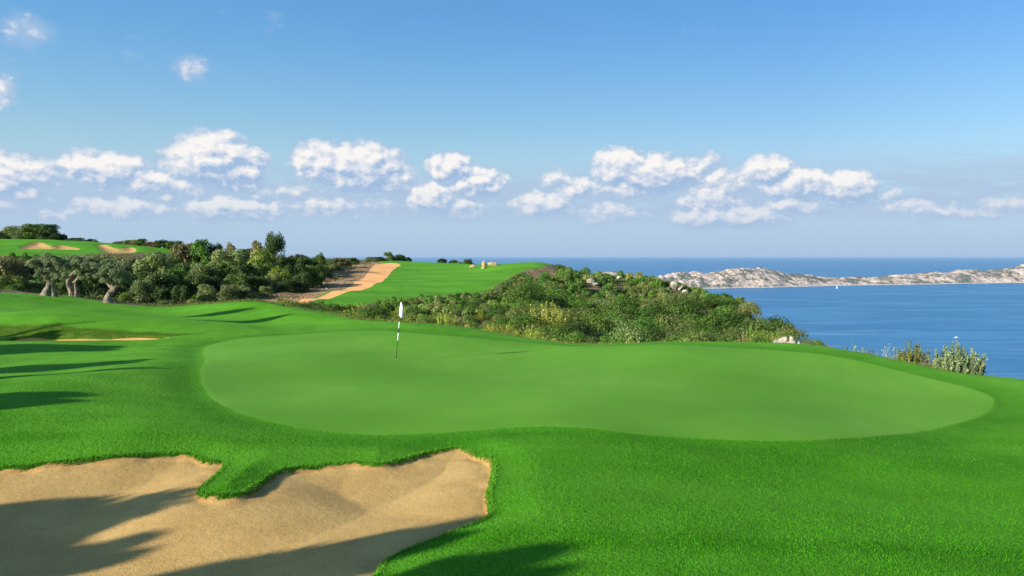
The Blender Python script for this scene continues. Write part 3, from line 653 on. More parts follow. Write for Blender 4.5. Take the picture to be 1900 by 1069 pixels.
olive(203, 56.5, 3.4, [([(-.12, 0, -.1), (-.15, 0, .35), (.05, 0, .8), (.28, 0, 1.2), (.1, 0, 1.7)], [.36, .26, .20, .16, .10]), ([(.2, 0, .9), (.6, 0, 1.35), (.9, 0, 1.8)], [.2, .14, .08]), ([(.1, 0, 1.2), (-.3, 0, 1.6), (-.7, .1, 1.9)], [.14, .09, .06])],
      [(-.45, 0, 2.15, .75), (.45, .1, 2.25, .85), (1.0, 0, 1.85, .7), (.1, -.1, 1.65, .65), (1.15, .2, 1.5, .5), (-.2, .3, 2.7, .55), (.85, -.4, 1.75, .5), (-.6, -.35, 2.0, .45), (.1, -.4, 2.2, .5)], (.165, .21, .105), 'olive tree on a leaning twisted trunk, rightmost of the three', 13)

# ---- trees and tall bushes of the thicket on the left, one by one: (px, distance, top row, width px, colour, kind)
T_SETS = [tree_meshes(100 + i, 6500, .032, 34 + 4 * (i % 3), asp, th, low=True) for i, (asp, th) in enumerate([(1.0, .10), (1.25, .06), (.85, .14), (1.1, .08), (1.35, .04)])]
CYP = tree_meshes(140, 1600, .03, 16, .35, .04, .3)
DK, GR, YG, OL, BR, BG, RD = (.052, .088, .022), (.088, .140, .030), (.165, .215, .032), (.165, .205, .072), (.180, .165, .070), (.095, .180, .030), (.170, .105, .055)
names = {DK: 'dark green', GR: 'mid green', YG: 'yellow green', OL: 'grey green olive toned', BR: 'brownish green', BG: 'bright green', RD: 'reddish brown'}
LIST = [
 (2, 169, 429, 44, DK, 'back'), (36, 170, 419, 62, OL, 'back'), (66, 169, 415, 60, GR, 'back'), (98, 168, 418, 56, DK, 'back'), (145, 169, 441.5, 36, GR, 'back'), (172, 172, 445, 24, GR, 'back'),
 (222, 176, 448, 30, OL, 'ridge'), (246, 168, 445, 36, OL, 'ridge'), (266, 163, 444, 34, GR, 'ridge'), (284, 158, 449, 34, RD, 'ridge'), (304, 152, 445, 34, DK, 'ridge'), (326, 150, 447, 40, GR, 'ridge'), (343, 118, 451, 58, BR, 'ridge'),
 (377, 118, 447.5, 56, BG, 'ridge'), (404, 120, 455, 46, DK, 'ridge'), (430, 132, 451, 26, BR, 'ridge'), (424, 112, 463, 84, OL, 'ridge'), (458, 126, 461, 44, DK, 'ridge'), (479, 120, 450, 36, BR, 'ridge'), (506, 118, 437, 58, DK, 'ridge'),
 (492, 108, 465, 72, YG, 'ridge'), (530, 112, 473, 46, DK, 'ridge'), (553, 116, 476, 50, GR, 'ridge'), (572, 122, 471, 44, BR, 'ridge'), (592, 118, 478, 42, DK, 'ridge'), (607, 126, 467, 26, GR, 'ridge'), (620, 130, 477, 44, OL, 'ridge'),
 (645, 134, 475, 44, BR, 'ridge'), (665, 146, 476, 40, GR, 'ridge'), (690, 166, 477, 32, OL, 'ridge'), (232, 172, 447, 30, GR, 'ridge'), (256, 165, 446, 34, BR, 'ridge'), (318, 160, 449, 34, OL, 'ridge'), (706, 172, 477, 26, DK, 'ridge'), (722, 176, 468.5, 26, GR, 'ridge'), (741, 178, 472, 26, GR, 'ridge'), (756, 182, 477, 18, DK, 'ridge'),
 (820, 172, 479.5, 20, DK, 'over'), (840, 172, 483, 30, GR, 'over'), (870, 170, 481.5, 26, DK, 'over'), (855, 170, 486, 24, OL, 'over'),
 (12, 92, 476, 80, BR, 'mid'), (48, 98, 484, 70, RD, 'mid'), (80, 100, 482, 70, BR, 'mid'), (130, 104, 480, 64, OL, 'mid'), (168, 98, 478, 74, GR, 'mid'), (205, 104, 474, 60, OL, 'mid'), (238, 96, 477, 70, BR, 'mid'), (282, 92, 471, 86, OL, 'mid'),
 (318, 100, 478, 60, GR, 'mid'), (346, 96, 490, 66, GR, 'mid'), (378, 92, 489, 66, OL, 'mid'), (418, 96, 484, 70, GR, 'mid'), (452, 92, 492, 70, DK, 'mid'), (486, 95, 490, 60, GR, 'mid'), (520, 92, 498, 60, YG, 'mid'),
 (548, 96, 490, 56, DK, 'mid'), (580, 98, 489, 56, GR, 'mid'), (602, 106, 490, 44, DK, 'mid'), (614, 114, 490, 36, GR, 'mid'), (634, 126, 487, 28, OL, 'mid'),
 (20, 74, 512, 70, GR, 'low'), (66, 76, 520, 56, OL, 'low'), (30, 68, 528, 46, BG, 'low'), (170, 74, 498, 64, DK, 'low'), (232, 76, 506, 64, DK, 'low'), (262, 70, 520, 50, OL, 'low'), (296, 74, 506, 66, DK, 'low'), (330, 76, 500, 60, BG, 'low'), (362, 76, 512, 64, DK, 'low'),
 (404, 78, 514, 62, DK, 'low'), (440, 82, 508, 56, GR, 'low'), (474, 84, 512, 56, DK, 'low'), (505, 86, 510, 46, OL, 'low'), (534, 86, 518, 46, DK, 'low'), (560, 88, 506, 46, DK, 'low'), (576, 93, 506, 36, DK, 'low'), (600, 101, 508, 28, GR, 'low'),
 (382, 72, 530, 46, OL, 'low'), (420, 76, 530, 44, OL, 'low'), (454, 78, 530, 40, OL, 'low'), (334, 70, 530, 40, DK, 'low'), (300, 70, 534, 40, DK, 'low'), (130, 70, 512, 60, DK, 'low'), (492, 80, 532, 34, OL, 'low'), (110, 78, 505, 60, GR, 'low'),
]
ZW = dict(back='beside the far bunkers', ridge='on the skyline', over='over the far fairway edge', mid='halfway up the thicket', low='at the thicket foot')
def third(px):
    for lim, w in ((110, 'far left'), (215, 'behind the olives'), (330, 'right of the olives'), (450, 'mid thicket'), (560, 'around the tall tree'), (700, 'by the dirt path'), (765, 'at the head of the path'), (900, 'near the pale boulders')):
        if px < lim: return w
    return 'right'
rr = random.Random(5); seen = {}
for i, (px, d, top, wpx, col, zone) in enumerate(LIST):
    if 570 < px < 700 and d < 150: px -= 14; top += 3
    x = (px - 950) / F * d; z = gz(x, d); H = CAMZ - (top - HY) / F * d - z; W = wpx / F * d
    if H < .8: H = .8
    key = (names[col], zone, third(px)); size = 'tall' if H > 4.2 else ('low' if H < 2.4 else 'rounded')
    cypress = (px, d) == (290, 158)
    cr, tk = T_SETS[i % len(T_SETS)]; asp = (1.0, 1.25, .85, 1.1, 1.35)[i % len(T_SETS)]
    root = empty('tree' if H > 2.4 else 'bush', (x, d, z), '', 'tree' if H > 2.4 else 'bush', 'trees of the left thicket' if zone not in ('back', 'over') else ('trees on the high fairway' if zone == 'back' else 'bushes over the far fairway edge'))
    lab = '%s %s %s %s, %s' % (size, names[col], 'tree' if H > 2.4 else 'bush', ZW[zone], third(px))
    if lab in seen: seen[lab] += 1; lab = lab.replace(size, {2: size + ' smaller', 3: size + ' narrower', 4: size + ' denser'}.get(seen[lab], size + ' leafy'), 1)
    else: seen[lab] = 1
    root['label'] = lab
    root.rotation_euler = (0, 0, rr.uniform(0, 6.28)); root.scale = (W / (asp * 1.02), W / (asp * 1.02), H / .97)
    c = add(cr, 'crown', root); k = rr.uniform(.85, 1.2); c.color = (col[0] * k, col[1] * k, col[2] * k, 1); add(tk, 'trunk', root)
x, d = (290 - 950) / F * 156, 156; z = gz(x, d); H = CAMZ - (440 - HY) / F * d - z
root = empty('cypress_tree', (x, d, z), 'slim blue green cypress poking above the skyline bushes left of the thicket', 'tree', None); root.scale = (1.5, 1.5, H)
add(CYP[0], 'crown', root).color = (.05, .10, .07, 1); add(CYP[1], 'trunk', root)

# ---- trees outside the frame to the left whose long shadows lie across the grass and the sand
SH_SETS = [tree_meshes(200 + i, 5000, .028, 26, a, .30, .24) for i, a in enumerate((.75, .55, .42))] + [tree_meshes(210, 5000, .026, 22, .34, .70, .30)]
def shadow_tree(tx, ty, tz, L, H, wide, kind, label):
    x = tx - SUNDIR[0] * L; y = ty - SUNDIR[1] * L; z = gz(x, y)
    cr, tk = SH_SETS[kind]; root = empty('tree', (x, y, z), label, 'tree', 'trees beyond the left edge that shade the grass'); root.scale = (wide, wide, H)
    add(cr, 'crown', root).color = (.05, .08, .03, 1); add(tk, 'trunk', root)
SUNDIR = np.array([.85, .53]) / math.hypot(.85, .53); TE = math.tan(SUN_EL)
def from_tip(px, py, zt, L, wide, kind, label, f=1.13):
    t = on_surface([(px, py)])[0]; zt = gz(*t); x = t[0] - SUNDIR[0] * L; y = t[1] - SUNDIR[1] * L
    shadow_tree(t[0], t[1], zt, L, (L * TE + zt - gz(x, y)) * f, wide, kind, label)
from_tip(325, 908, -.6, 17, 4.8, 0, 'tree left of the frame throwing the broad shadow on the bunker sand')
from_tip(345, 957, -.6, 17, 2.9, 1, 'tree left of the frame throwing the lower streaked shadow on the sand', 1.16)
from_tip(835, 972, -.5, 19, 4.7, 1, 'tree behind the camera throwing the shadow at the bunker bottom', 1.24)
from_tip(1040, 1036, 0, 18, 4.2, 1, 'tree behind the camera throwing the shadow at the bottom grass edge', 1.20)
from_tip(158, 745, .15, 16, 6.0, 1, 'tree left of the frame throwing the grass shadow nearest the bunker', 1.18)
from_tip(290, 690, .2, 20, 3.4, 2, 'slim tree left of the frame throwing the long thin shadow', 1.20)
from_tip(228, 676, -.05, 17, 4.4, 1, 'tree left of the frame throwing the middle grass shadow', 1.25)
from_tip(205, 646, .0, 17, 6.0, 1, 'tree left of the frame throwing the shadow below the small bunker', 1.21)
from_tip(110, 618, .1, 15, 2.6, 1, 'tree left of the frame shading the end of the small bunker', 1.2)
from_tip(424, 581, .3, 24, 3.0, 3, 'high crowned tree left of the frame throwing the upper hollow shadow')
from_tip(492, 595, .2, 26, 2.6, 3, 'high crowned tree left of the frame throwing the lower hollow shadow')

# ---- scrub hillside
print('scrub')
FARS = [shrub_mesh(300 + i, 850, .075, 5 + i % 4, hh) for i, hh in enumerate((.7, .85, 1.0, .75, .9, .6))]
NEARS = [shrub_mesh(320 + i, 2600, .036, 13, hh) for i, hh in enumerate((.8, .95, .7, .85))]
BROOMS = [broom_mesh(340 + i, 70, 34, .040, .55, 1.15) for i in range(4)]
ROCKS = [(1250, 108), (1262, 108), (1272, 107), (1202, 96), (1214, 95), (1192, 96), (1095, 110), (1105, 109), (1149, 118), (1381, 78)]
tr_poly = lambda x, y: np.maximum(np.maximum(sdf(turf_poly, x, y), sdf(plat_poly, x, y)), np.maximum(sdf(path_poly, x, y), sdf(up_poly, x, y)))
def px_of(x, y): return 950 + F * x / y
rg = rng_(77)
cand = []
N = 90000
yy = 34 + (150 - 34) * rg.uniform(size=N) ** .8; pp = rg.uniform(-60, 1660, N); xx = (pp - 950) / F * yy
rad = np.interp(yy, [34, 60, 100, 150], [.45, .6, .85, 1.0]) * rg.lognormal(0, .33, N)
st = tr_poly(xx, yy); zz = height(xx, yy); slopeok = np.ones(N, bool)
ok = (st < -.25 - rad * .45) & (zz > -26)
left = (pp < 700) & (yy > 62); rad = np.where(left, np.clip(rad * 1.25, .7, 1.7), np.where(yy > 92, np.minimum(rad, .95), rad))
ok &= ~(left & ((yy < 69) | ((pp > 380) & ((yy < 78) | (sdf(path_poly, xx, yy) > -9.5))))); ok &= ~((pp < 520) & (yy < 62)) & ~((pp < 335) & (yy > 118))
bank = (pp < 960) & (yy > 48) ; rad = np.where(bank, np.minimum(rad, .62), rad)
# bare eroded patches near the top of the slope by the plateau corner
bare = (np.hypot((pp - 1006) / 36, (yy - 124) / 15) < 1); ok &= ~(bare & (rad > .42)) & ~(bare & (rg.uniform(size=N) < .6))
sp_ = sdf(plat_poly, xx, yy); rad = np.where((sp_ > -5) & ~left, np.minimum(rad, .38), rad)
for rpx, rd in ROCKS: ok &= ~((np.abs(pp - rpx) < 17) & (yy < rd + 1.5) & (yy > rd - 7))
idx = np.where(ok)[0]; order = idx[np.argsort(-rad[idx])]
cell = {}; keep = []
for i in order:
    cx, cy = int(xx[i] // 2), int(yy[i] // 2); good = True
    for a in (-1, 0, 1):
        for b in (-1, 0, 1):
            for j in cell.get((cx + a, cy + b), ()):
                if (xx[i] - xx[j]) ** 2 + (yy[i] - yy[j]) ** 2 < (.84 * (rad[i] + rad[j])) ** 2: good = False; break
            if not good: break
        if not good: break
    if good: keep.append(i); cell.setdefault((cx, cy), []).append(i)
keep = np.array(keep)
# only what the camera's side of the hill can show: ray test against the ground
def visible(x, y, z):
    t = np.linspace(.25, .985, 60)[None]; X = x[:, None] * t; Y = y[:, None] * t; Z = CAMZ + (z[:, None] - CAMZ) * t
    return (Z > base_h(X, Y) - .15).all(1)
vis = visible(xx[keep], yy[keep], zz[keep] + rad[keep] * 1.3)
keep = keep[vis]
print('shrubs', len(keep))
app = rad[keep] / yy[keep]; keep = keep[np.argsort(-app)]
HUES = [(0.096, 0.140, 0.031), (0.072, 0.106, 0.026), (0.145, 0.175, 0.041), (0.189, 0.196, 0.082), (0.123, 0.175, 0.034), (0.217, 0.182, 0.074), (0.087, 0.161, 0.029), (0.160, 0.161, 0.054)]
HUES = [(a * .80, b * 1.06, c * .75) for a, b, c in HUES]
HNAME = ['mid green', 'dark green', 'olive green', 'pale grey green', 'fresh green', 'straw brown', 'leaf green', 'dull olive']
YHUE = [(.21, .25, .036), (.18, .225, .034), (.235, .24, .05)]
def zone_of(px, y):
    if px < 700 and y > 62: return 'in the left thicket'
    if px < 900 and y > 50: return 'below the distant fairway' if y > 60 else 'under the distant fairway'
    if y < 52: return 'just behind the green'
    if y < 72: return 'low on the hillside'
    if y < 96: return 'halfway up the hillside'
    return 'near the hilltop'
def zone_x(px):
    if px < 640: return 'far left' if px < 80 else 'behind the olives' if px < 260 else 'mid thicket' if px < 420 else 'near the tall tree' if px < 540 else 'by the path'
    return 'left of the flag' if px < 740 else 'right of the flag' if px < 860 else 'left part' if px < 1000 else 'centre left' if px < 1130 else 'centre' if px < 1270 else 'right part' if px < 1400 else 'seaward end'
made = []
NIND = 290; patch = fbm(xx[keep] / 9.0, yy[keep] / 9.0, 3, 50)
mergedV, mergedF, mergedT, off = [], [], [], 0
cache = {}
def mesh_arrays(me):
    if me.name not in cache:
        v = np.empty(len(me.vertices) * 3, np.float32); me.vertices.foreach_get('co', v)
        f = np.empty(len(me.loops), np.int32); me.loops.foreach_get('vertex_index', f)
        t = np.empty(len(me.vertices) * 4, np.float32); me.color_attributes['tint'].data.foreach_get('color', t)
        cache[me.name] = (v.reshape(-1, 3), f.reshape(-1, 4), t.reshape(-1, 4)[:, :3])
    return cache[me.name]
for n, i in enumerate(keep):
    px, y, r = pp[i], yy[i], rad[i]; hsel = int(np.clip((patch[n] + .5) * 8 + rr.gauss(0, 1.8), 0, 7)); col = HUES[hsel]; hn = HNAME[hsel]
    yel = (y < 60 and 700 < px < 1060 and rr.random() < .55) or (y < 55 and rr.random() < .18)
    if yel: col = YHUE[rr.randrange(3)]; hn = 'yellow green'
    me = (BROOMS[rr.randrange(4)] if yel else NEARS[rr.randrange(4)]) if n < NIND else FARS[rr.randrange(6)]
    if n >= NIND and yel: me = FARS[rr.randrange(6)]
    k = rr.uniform(.8, 1.25); a = rr.uniform(0, 6.28); sx, sz = r * 1.34, r * rr.uniform(1.0, 1.55) * (1.15 if yel else 1)
    if n < NIND:
        o = add(me, 'shrub', loc=(xx[i], y, zz[i] - .05)); o.rotation_euler = (0, 0, a); o.scale = (sx, sx, sz); o.color = (col[0] * k, col[1] * k, col[2] * k, 1)
        tag(o, '%s %s shrub %s, %s' % (('big' if r > 1.1 else 'small' if r < .55 else 'medium') + (' tall' if sz > 1.3 * r else ' squat' if sz < 1.1 * r else ' round'), hn + (' feathery' if yel else ''), zone_of(px, y), zone_x(px)), 'shrub', 'shrubs of the scrub hillside'); made.append((px, o))
    else:
        v, f, t = mesh_arrays(me); ca, sa = math.cos(a), math.sin(a)
        w = np.stack([(v[:, 0] * ca - v[:, 1] * sa) * sx + xx[i], (v[:, 0] * sa + v[:, 1] * ca) * sx + y, v[:, 2] * sz + zz[i] - .05], 1)
        mergedV.append(w); mergedF.append(f + off); off += len(v); mergedT.append(t * np.array(col) * k)
made.sort(key=lambda q: q[0]); bylab = {}
for q in made: bylab.setdefault(q[1]['label'], []).append(q[1])
ORD = ['leftmost', 'second from left', 'third from left', 'fourth from left', 'fifth from left', 'sixth from left', 'seventh from left', 'eighth from left', 'ninth from left', 'tenth from left', 'eleventh from left', 'twelfth from left', 'thirteenth from left']
for lab, lst in bylab.items():
    if len(lst) > 1:
        for k, o in enumerate(lst):
            e = 'rightmost' if k == len(lst) - 1 else ORD[min(k, 12)]; o['label'] = (lab + ', ' + e) if len((lab + ' ' + e).split()) <= 16 else (lab.replace(' feathery', '').replace('the ', '') + ', ' + e)
if mergedV:
    me = mesh_np('scrub', np.concatenate(mergedV), np.concatenate(mergedF), M['leaf'], np.concatenate(mergedT)); o = add(me, 'scrub'); o.color = (1, 1, 1, 1)
    tag(o, 'dense mass of small shrubs covering the far parts of the hillside', 'scrub', kind='stuff')

# ---- low undergrowth, dry grass and litter between the shrubs
rg = rng_(91); N = 110000
yy2 = 30 + 125 * rg.uniform(size=N) ** 1.25; pp2 = rg.uniform(-60, 1920, N); xx2 = (pp2 - 950) / F * yy2
st2 = tr_poly(xx2, yy2); okk = (st2 < -.05) & (st2 > -60); sd = sdf(path_poly, xx2, yy2); okk &= ~((sd > -2.5) & (rg.uniform(size=N) < .85))
xx2, yy2, pp2 = xx2[okk], yy2[okk], pp2[okk]; zz2 = height(xx2, yy2); vv = visible(xx2, yy2, zz2 + .6); xx2, yy2, zz2, pp2 = xx2[vv], yy2[vv], zz2[vv], pp2[vv]
hgt = .10 + .35 * np.clip(fbm(xx2 / 1.6, yy2 / 1.6, 3, 61) + .45, 0, 1)
P = np.stack([xx2, yy2, zz2 + rg.uniform(0, 1, len(xx2)) * hgt], 1); Nn = np.tile([0, -.5, .4], (len(P), 1))
V, Fq = leaf_quads(rg, P, Nn, np.interp(yy2, [30, 60, 150], [.045, .075, .14]), .45, 1.2)
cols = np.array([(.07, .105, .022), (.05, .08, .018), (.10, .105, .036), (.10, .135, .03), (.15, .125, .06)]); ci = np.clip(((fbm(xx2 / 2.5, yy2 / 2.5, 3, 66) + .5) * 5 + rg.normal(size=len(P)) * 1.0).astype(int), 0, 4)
cc_ = cols[ci] * np.where((pp2 < 560) & (yy2 < 84), .45, .72)[:, None]  # shade at the thicket foot painted in by darkening the leaf colour
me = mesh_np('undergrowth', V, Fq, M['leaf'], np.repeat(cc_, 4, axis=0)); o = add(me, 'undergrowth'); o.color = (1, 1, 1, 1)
tag(o, 'low dry undergrowth and grasses between the shrubs', 'undergrowth', kind='stuff')

# ---- dry grass fringe along the crest and grass blades at the bunker lip
def blades(P, h, w, rg, lean=.5):
    n = len(P); a = rg.uniform(0, 2 * math.pi, n); t = np.stack([np.cos(a), np.sin(a), np.zeros(n)], 1); hv = (h * rg.uniform(.5, 1.3, n))[:, None]
    tip = P + np.array([0, 0, 1]) * hv + rg.normal(size=(n, 3)) * lean * hv * np.array([1, 1, .2])
    V = np.stack([P - t * w, P + t * w, tip], 1).reshape(-1, 3); return V, np.arange(3 * n).reshape(n, 3)
def along(poly, n, rg, spread):
    seg = np.roll(poly, -1, axis=0) - poly; L = np.linalg.norm(seg, axis=1); k = rg.choice(len(poly), n, p=L / L.sum()); t = rg.uniform(size=(n, 1))
    nrm = np.stack([-seg[:, 1], seg[:, 0]], 1) / (L[:, None] + 1e-9); return poly[k] + seg[k] * t + nrm[k] * rg.normal(size=(n, 1)) * spread
m, g, b, o_ = mat('grass_blade'); at = g.n('ShaderNodeAttribute', attribute_name='tint').outputs['Color']; isl = g.n('ShaderNodeNewGeometry').outputs['Random Per Island']
g.put(b.inputs['Base Color'], g.mix(1.0, at, g.mix(isl, (.75, .78, .75), (1.25, 1.22, 1.25)), 'MULTIPLY')); b.inputs['Roughness'].default_value = .8; b.inputs['Specular IOR Level'].default_value = .04; M['blade'] = m
rg = rng_(5)
lp = along(sand_poly, 30000, rg, .035); s = sdf(sand_poly, lp[:, 0], lp[:, 1]); rok = (np.hypot(lp[:, 0], lp[:, 1]) < 26) & (lp[:, 1] > 6) & (s < .06); lp = lp[rok]
V, Fq = blades(np.column_stack([lp, height(lp[:, 0], lp[:, 1]) - .005]), .045, .006, rg)
V1, F1, t1 = V, Fq, np.tile((.085, .26, .018), (len(V), 1))
cp = np.array([c[:2] for c in crest if c[1] > 20]); cpl = np.concatenate([cp]); 
seg = rg.integers(8, len(cpl) - 1, 26000); tt = rg.uniform(size=(26000, 1)); ep = cpl[seg] * (1 - tt) + cpl[seg + 1] * tt
ep = ep * (1 + (rg.normal(size=(26000, 1)) * .35 + .75) / np.linalg.norm(ep, axis=1, keepdims=True))
V, Fq = blades(np.column_stack([ep, height(ep[:, 0], ep[:, 1])]), .14, .010, rg, .4)
V2, F2, t2 = V, Fq + len(V1), np.repeat(np.array([(.13, .17, .04), (.08, .17, .02), (.20, .18, .07)])[rg.integers(0, 3, len(ep))], 3, axis=0)
nb = 330000; dd = np.sqrt(rg.uniform(8.2 ** 2, 21 ** 2, nb)); aa = rg.uniform(-.70, .70, nb); bx, by = aa * dd, dd; okb = rg.uniform(size=nb) < np.interp(dd, [8, 12, 21], [1, .9, .05])
bx, by = bx[okb], by[okb]; okb = (sdf(green_poly, bx, by) < -.05) & (sdf(sand_poly, bx, by) < -.03); bx, by = bx[okb], by[okb]
V, Fq = blades(np.column_stack([bx, by, height(bx, by) - .004]), .030, .0040, rg, .45)
V3, F3 = V, Fq + len(V1) + len(V2); pat = fbm(bx / .8, by / .8, 3, 99)[:, None]
t3 = np.repeat(np.array([(.047, .212, .004)]) * (1 + .5 * pat) * rg.uniform(.8, 1.25, (len(bx), 1)), 3, axis=0)
me = mesh_np('grass', np.concatenate([V1, V2, V3]), np.concatenate([F1, F2, F3]), M['blade'], np.concatenate([t1, t2, t3])); tag(add(me, 'grass'), 'grass blades over the near turf, the bunker lip and the crest', 'grass', kind='stuff')

# ---- plants standing alone against the sea on the right
def edge_plant(px, back, Hpx, Wpx, col, label, stems, per, leaf, name='bush', spread=.5, seed=0):
    c = at_z(*[np.interp(px, [s[0] for s in SK], [s[k] for s in SK]) if k else px for k in range(3)]); n = c[:2] / np.linalg.norm(c[:2]); q = c[:2] + n * back
    d = q[1]; z = gz(*q); H = Hpx / F * d + (c[2] - z) * 0 + max(0, (CAMZ - (CAMZ - c[2]) * d / c[1]) - z); H *= 1.22; W = Wpx / F * d
    me = broom_mesh(seed, stems, per, leaf / H, spread, 1.0, name); o = add(me, name, loc=(q[0], q[1], z - .03)); o.scale = (W / (2.3 * spread), W / (2.3 * spread), H * 1.02); o.color = (*col, 1)
    tag(o, label, 'bush' if name == 'bush' else 'weed'); return o
edge_plant(1775, 1.0, 52, 80, (.19, .235, .11), 'dense silvery green upright bush against the sea, rightmost plant on the crest', 190, 75, .050, seed=401, spread=.5)
edge_plant(1692, 1.0, 40, 50, (.16, .17, .035), 'loose yellow green bush with red tinged tips left of the silvery bush', 90, 55, .045, seed=402, spread=.45)
edge_plant(1686, 1.2, 58, 34, (.12, .15, .05), 'tall thin stems rising from the loose yellow green bush', 9, 70, .036, seed=403, spread=.3)
edge_plant(1655, 1.0, 36, 34, (.26, .28, .20), 'pale grey feathery bush at the left side of the loose yellow green bush', 24, 34, .036, seed=404, spread=.4)
edge_plant(1722, 1.0, 22, 34, (.15, .13, .08), 'low brownish bush between the loose bush and the silvery bush', 40, 30, .04, seed=405, spread=.5)
edge_plant(1612, 1.0, 22, 34, (.18, .20, .06), 'small low yellowish bush beside a pale stone on the crest', 30, 24, .04, seed=406, spread=.45)
edge_plant(1568, 1.2, 28, 12, (.06, .08, .03), 'single dark upright weed on the crest', 5, 60, .032, 'weed', .15, 407)
edge_plant(1583, 1.2, 22, 18, (.28, .29, .22), 'pale dry feathery weed right of the dark upright weed', 9, 26, .028, 'weed', .3, 408)
edge_plant(1548, 1.2, 20, 16, (.24, .27, .22), 'grey feathery weed left of the dark upright weed', 8, 26, .028, 'weed', .3, 409)
edge_plant(1720, 1.4, 46, 10, (.26, .27, .20), 'single tall pale stalk between the two larger bushes on the right', 2, 50, .026, 'weed', .15, 410)
for k, (px, hp, wp, col, lab) in enumerate([(1405, 44, 72, (.15, .22, .04), 'bright green dense bush behind the crest left of the rock pile'), (1442, 36, 50, (.18, .20, .05), 'olive bush with yellow tips just left of the rock pile'),
        (1385, 30, 30, (.26, .20, .11), 'dry straw coloured bush left of the bright green bush'), (1508, 20, 44, (.13, .155, .04), 'low green bush right of the rock pile'), (1535, 14, 30, (.14, .16, .05), 'smallest green bush at the right end of the rock pile'),
        (1495, 34, 46, (.085, .12, .03), 'dark green bush standing behind the rock pile')]):
    edge_plant(px, 2.6 if k != 5 else 5.0, hp, wp, col, lab, 120, 60, .05, seed=420 + k, spread=.55)

# ---- rocks
def rock_mesh(seed, m, sub=3):
    import bmesh
    rg = rng_(seed); bm = bmesh.new(); bmesh.ops.create_icosphere(bm, subdivisions=sub, radius=1.0)
    co = np.array([v.co for v in bm.verts]); pl = rg.normal(size=(11, 3)); pl /= np.linalg.norm(pl, axis=1, keepdims=True)
    for nrm in pl:
        h = rg.uniform(.45, .80); dd = co @ nrm; ex = dd > h; co[ex] -= nrm * (dd[ex] - h)[:, None] * .95
    co += rg.normal(size=co.shape) * .015
    for v, c in zip(bm.verts, co): v.co = c
    me = bpy.data.meshes.new('rock'); bm.to_mesh(me); bm.free(); me.materials.append(m); return me
RO = [rock_mesh(500 + i, M['ochre']) for i in range(3)]; RL = [rock_mesh(510 + i, M['lime']) for i in range(4)]
def rock(px, d, cy, wpx, hpx, me, label, group=None, up=0.0, name='boulder', seed=0):
    x = (px - 950) / F * d; z = gz(x, d); w = wpx / F * d; h = hpx / F * d
    o = add(me, name, loc=(x, d, z + h * .25 + up)); o.scale = (w * .62, w * .62, h * .72); o.rotation_euler = (0, 0, seed * 1.7 + px)
    tag(o, label, 'rock', group); return o
rock(877, 139, 0, 11, 7, RO[0], 'small ochre boulder on the distant fairway, left of the pale round one', 'boulders on the distant fairway')
rock(899, 137, 0, 12, 12, RO[1], 'tallest round pale boulder on the distant fairway', 'boulders on the distant fairway')
rock(916, 137, 0, 22, 7, RO[2], 'wide flat pale boulder on the distant fairway, right of the round one', 'boulders on the distant fairway')
rock(898, 134, 0, 9, 4, RO[0], 'smallest pale stone at the foot of the round boulder', 'boulders on the distant fairway', seed=2)
for k, (px, d, w, h, up, lab) in enumerate([(1250, 108, 17, 13, 1.1, 'largest pale limestone block of the outcrop high on the hillside'), (1262, 108, 13, 9, 1.0, 'pale limestone block right of the largest outcrop block'), (1272, 107, 12, 7, .7, 'low limestone block at the right end of the outcrop'),
        (1202, 96, 17, 13, .9, 'grey white jagged rock halfway up the scrub hillside'), (1214, 95, 12, 11, .8, 'right piece of the jagged rock halfway up the hillside'), (1192, 96, 10, 7, .7, 'low left piece of the jagged rock halfway up the hillside'),
        (1095, 110, 15, 7, 1.0, 'pale flat rock among shrubs high at centre left of the hillside'), (1105, 109, 13, 6, .8, 'pale flat rock high on the hillside, touching one on its left'), (1149, 118, 12, 6, 1.1, 'small pale rock close to the hill crest'),
        (1150, 120, 7, 4, 1.2, 'tiny pale rock above the small crest rock'), (1381, 78, 12, 8, .9, 'grey rock near the seaward end of the hillside'), (1111, 128, 9, 4, .9, 'pinkish rock on the skyline of the hillside')]):
    rock(px, d, 0, w, h * .95, RL[k % 4], lab, 'limestone rocks on the hillside', up * .55, 'rock', k)
pile = [(1440, 9, 12), (1452, 13, 14), (1463, 12, 12), (1474, 14, 11), (1486, 10, 10), (1445, 11, 9), (1457, 11, 10), (1468, 12, 8), (1480, 12, 8), (1492, 9, 7), (1458, 12, 16), (1470, 10, 14)]
pl = ['leftmost stone', 'upright pale stone second from the left', 'rounded stone in the middle back', 'wide stone right of the middle', 'stone second from the right end', 'low stone at the left front', 'low stone at the front left of the middle', 'low stone at the front middle', 'low stone at the front right', 'rightmost small stone', 'highest left stone', 'highest right stone']
for k, (px, w, h) in enumerate(pile):
    c = at_z(px, np.interp(px, [s[0] for s in SK], [s[1] for s in SK]), np.interp(px, [s[0] for s in SK], [s[2] for s in SK])); dd = c[1] + (.9 if k in (5, 6, 7, 8) else 1.6)
    o = rock(px, dd, 0, w * 1.0, h * .95, RL[(k + 1) % 4], pl[k] + ' of the rock pile beside the green', 'stones of the rock pile on the crest', 0, 'rock', k); o.location.z = c[2] + h / F * dd * (.45 if k < 10 else .75) - .08
for k, (px, w, h, lab) in enumerate([(1602, 10, 6, 'small pale stone on the crest beside the low yellowish bush'), (1508, 6, 4, 'tiny pale stone on the grass edge right of the rock pile')]):
    c = at_z(px, np.interp(px, [s[0] for s in SK], [s[1] for s in SK]), np.interp(px, [s[0] for s in SK], [s[2] for s in SK]))
    rock(px, c[1] + .4, 0, w, h, RL[k], lab, None, .02, 'stone', k)
rg = rng_(8)
STN = []
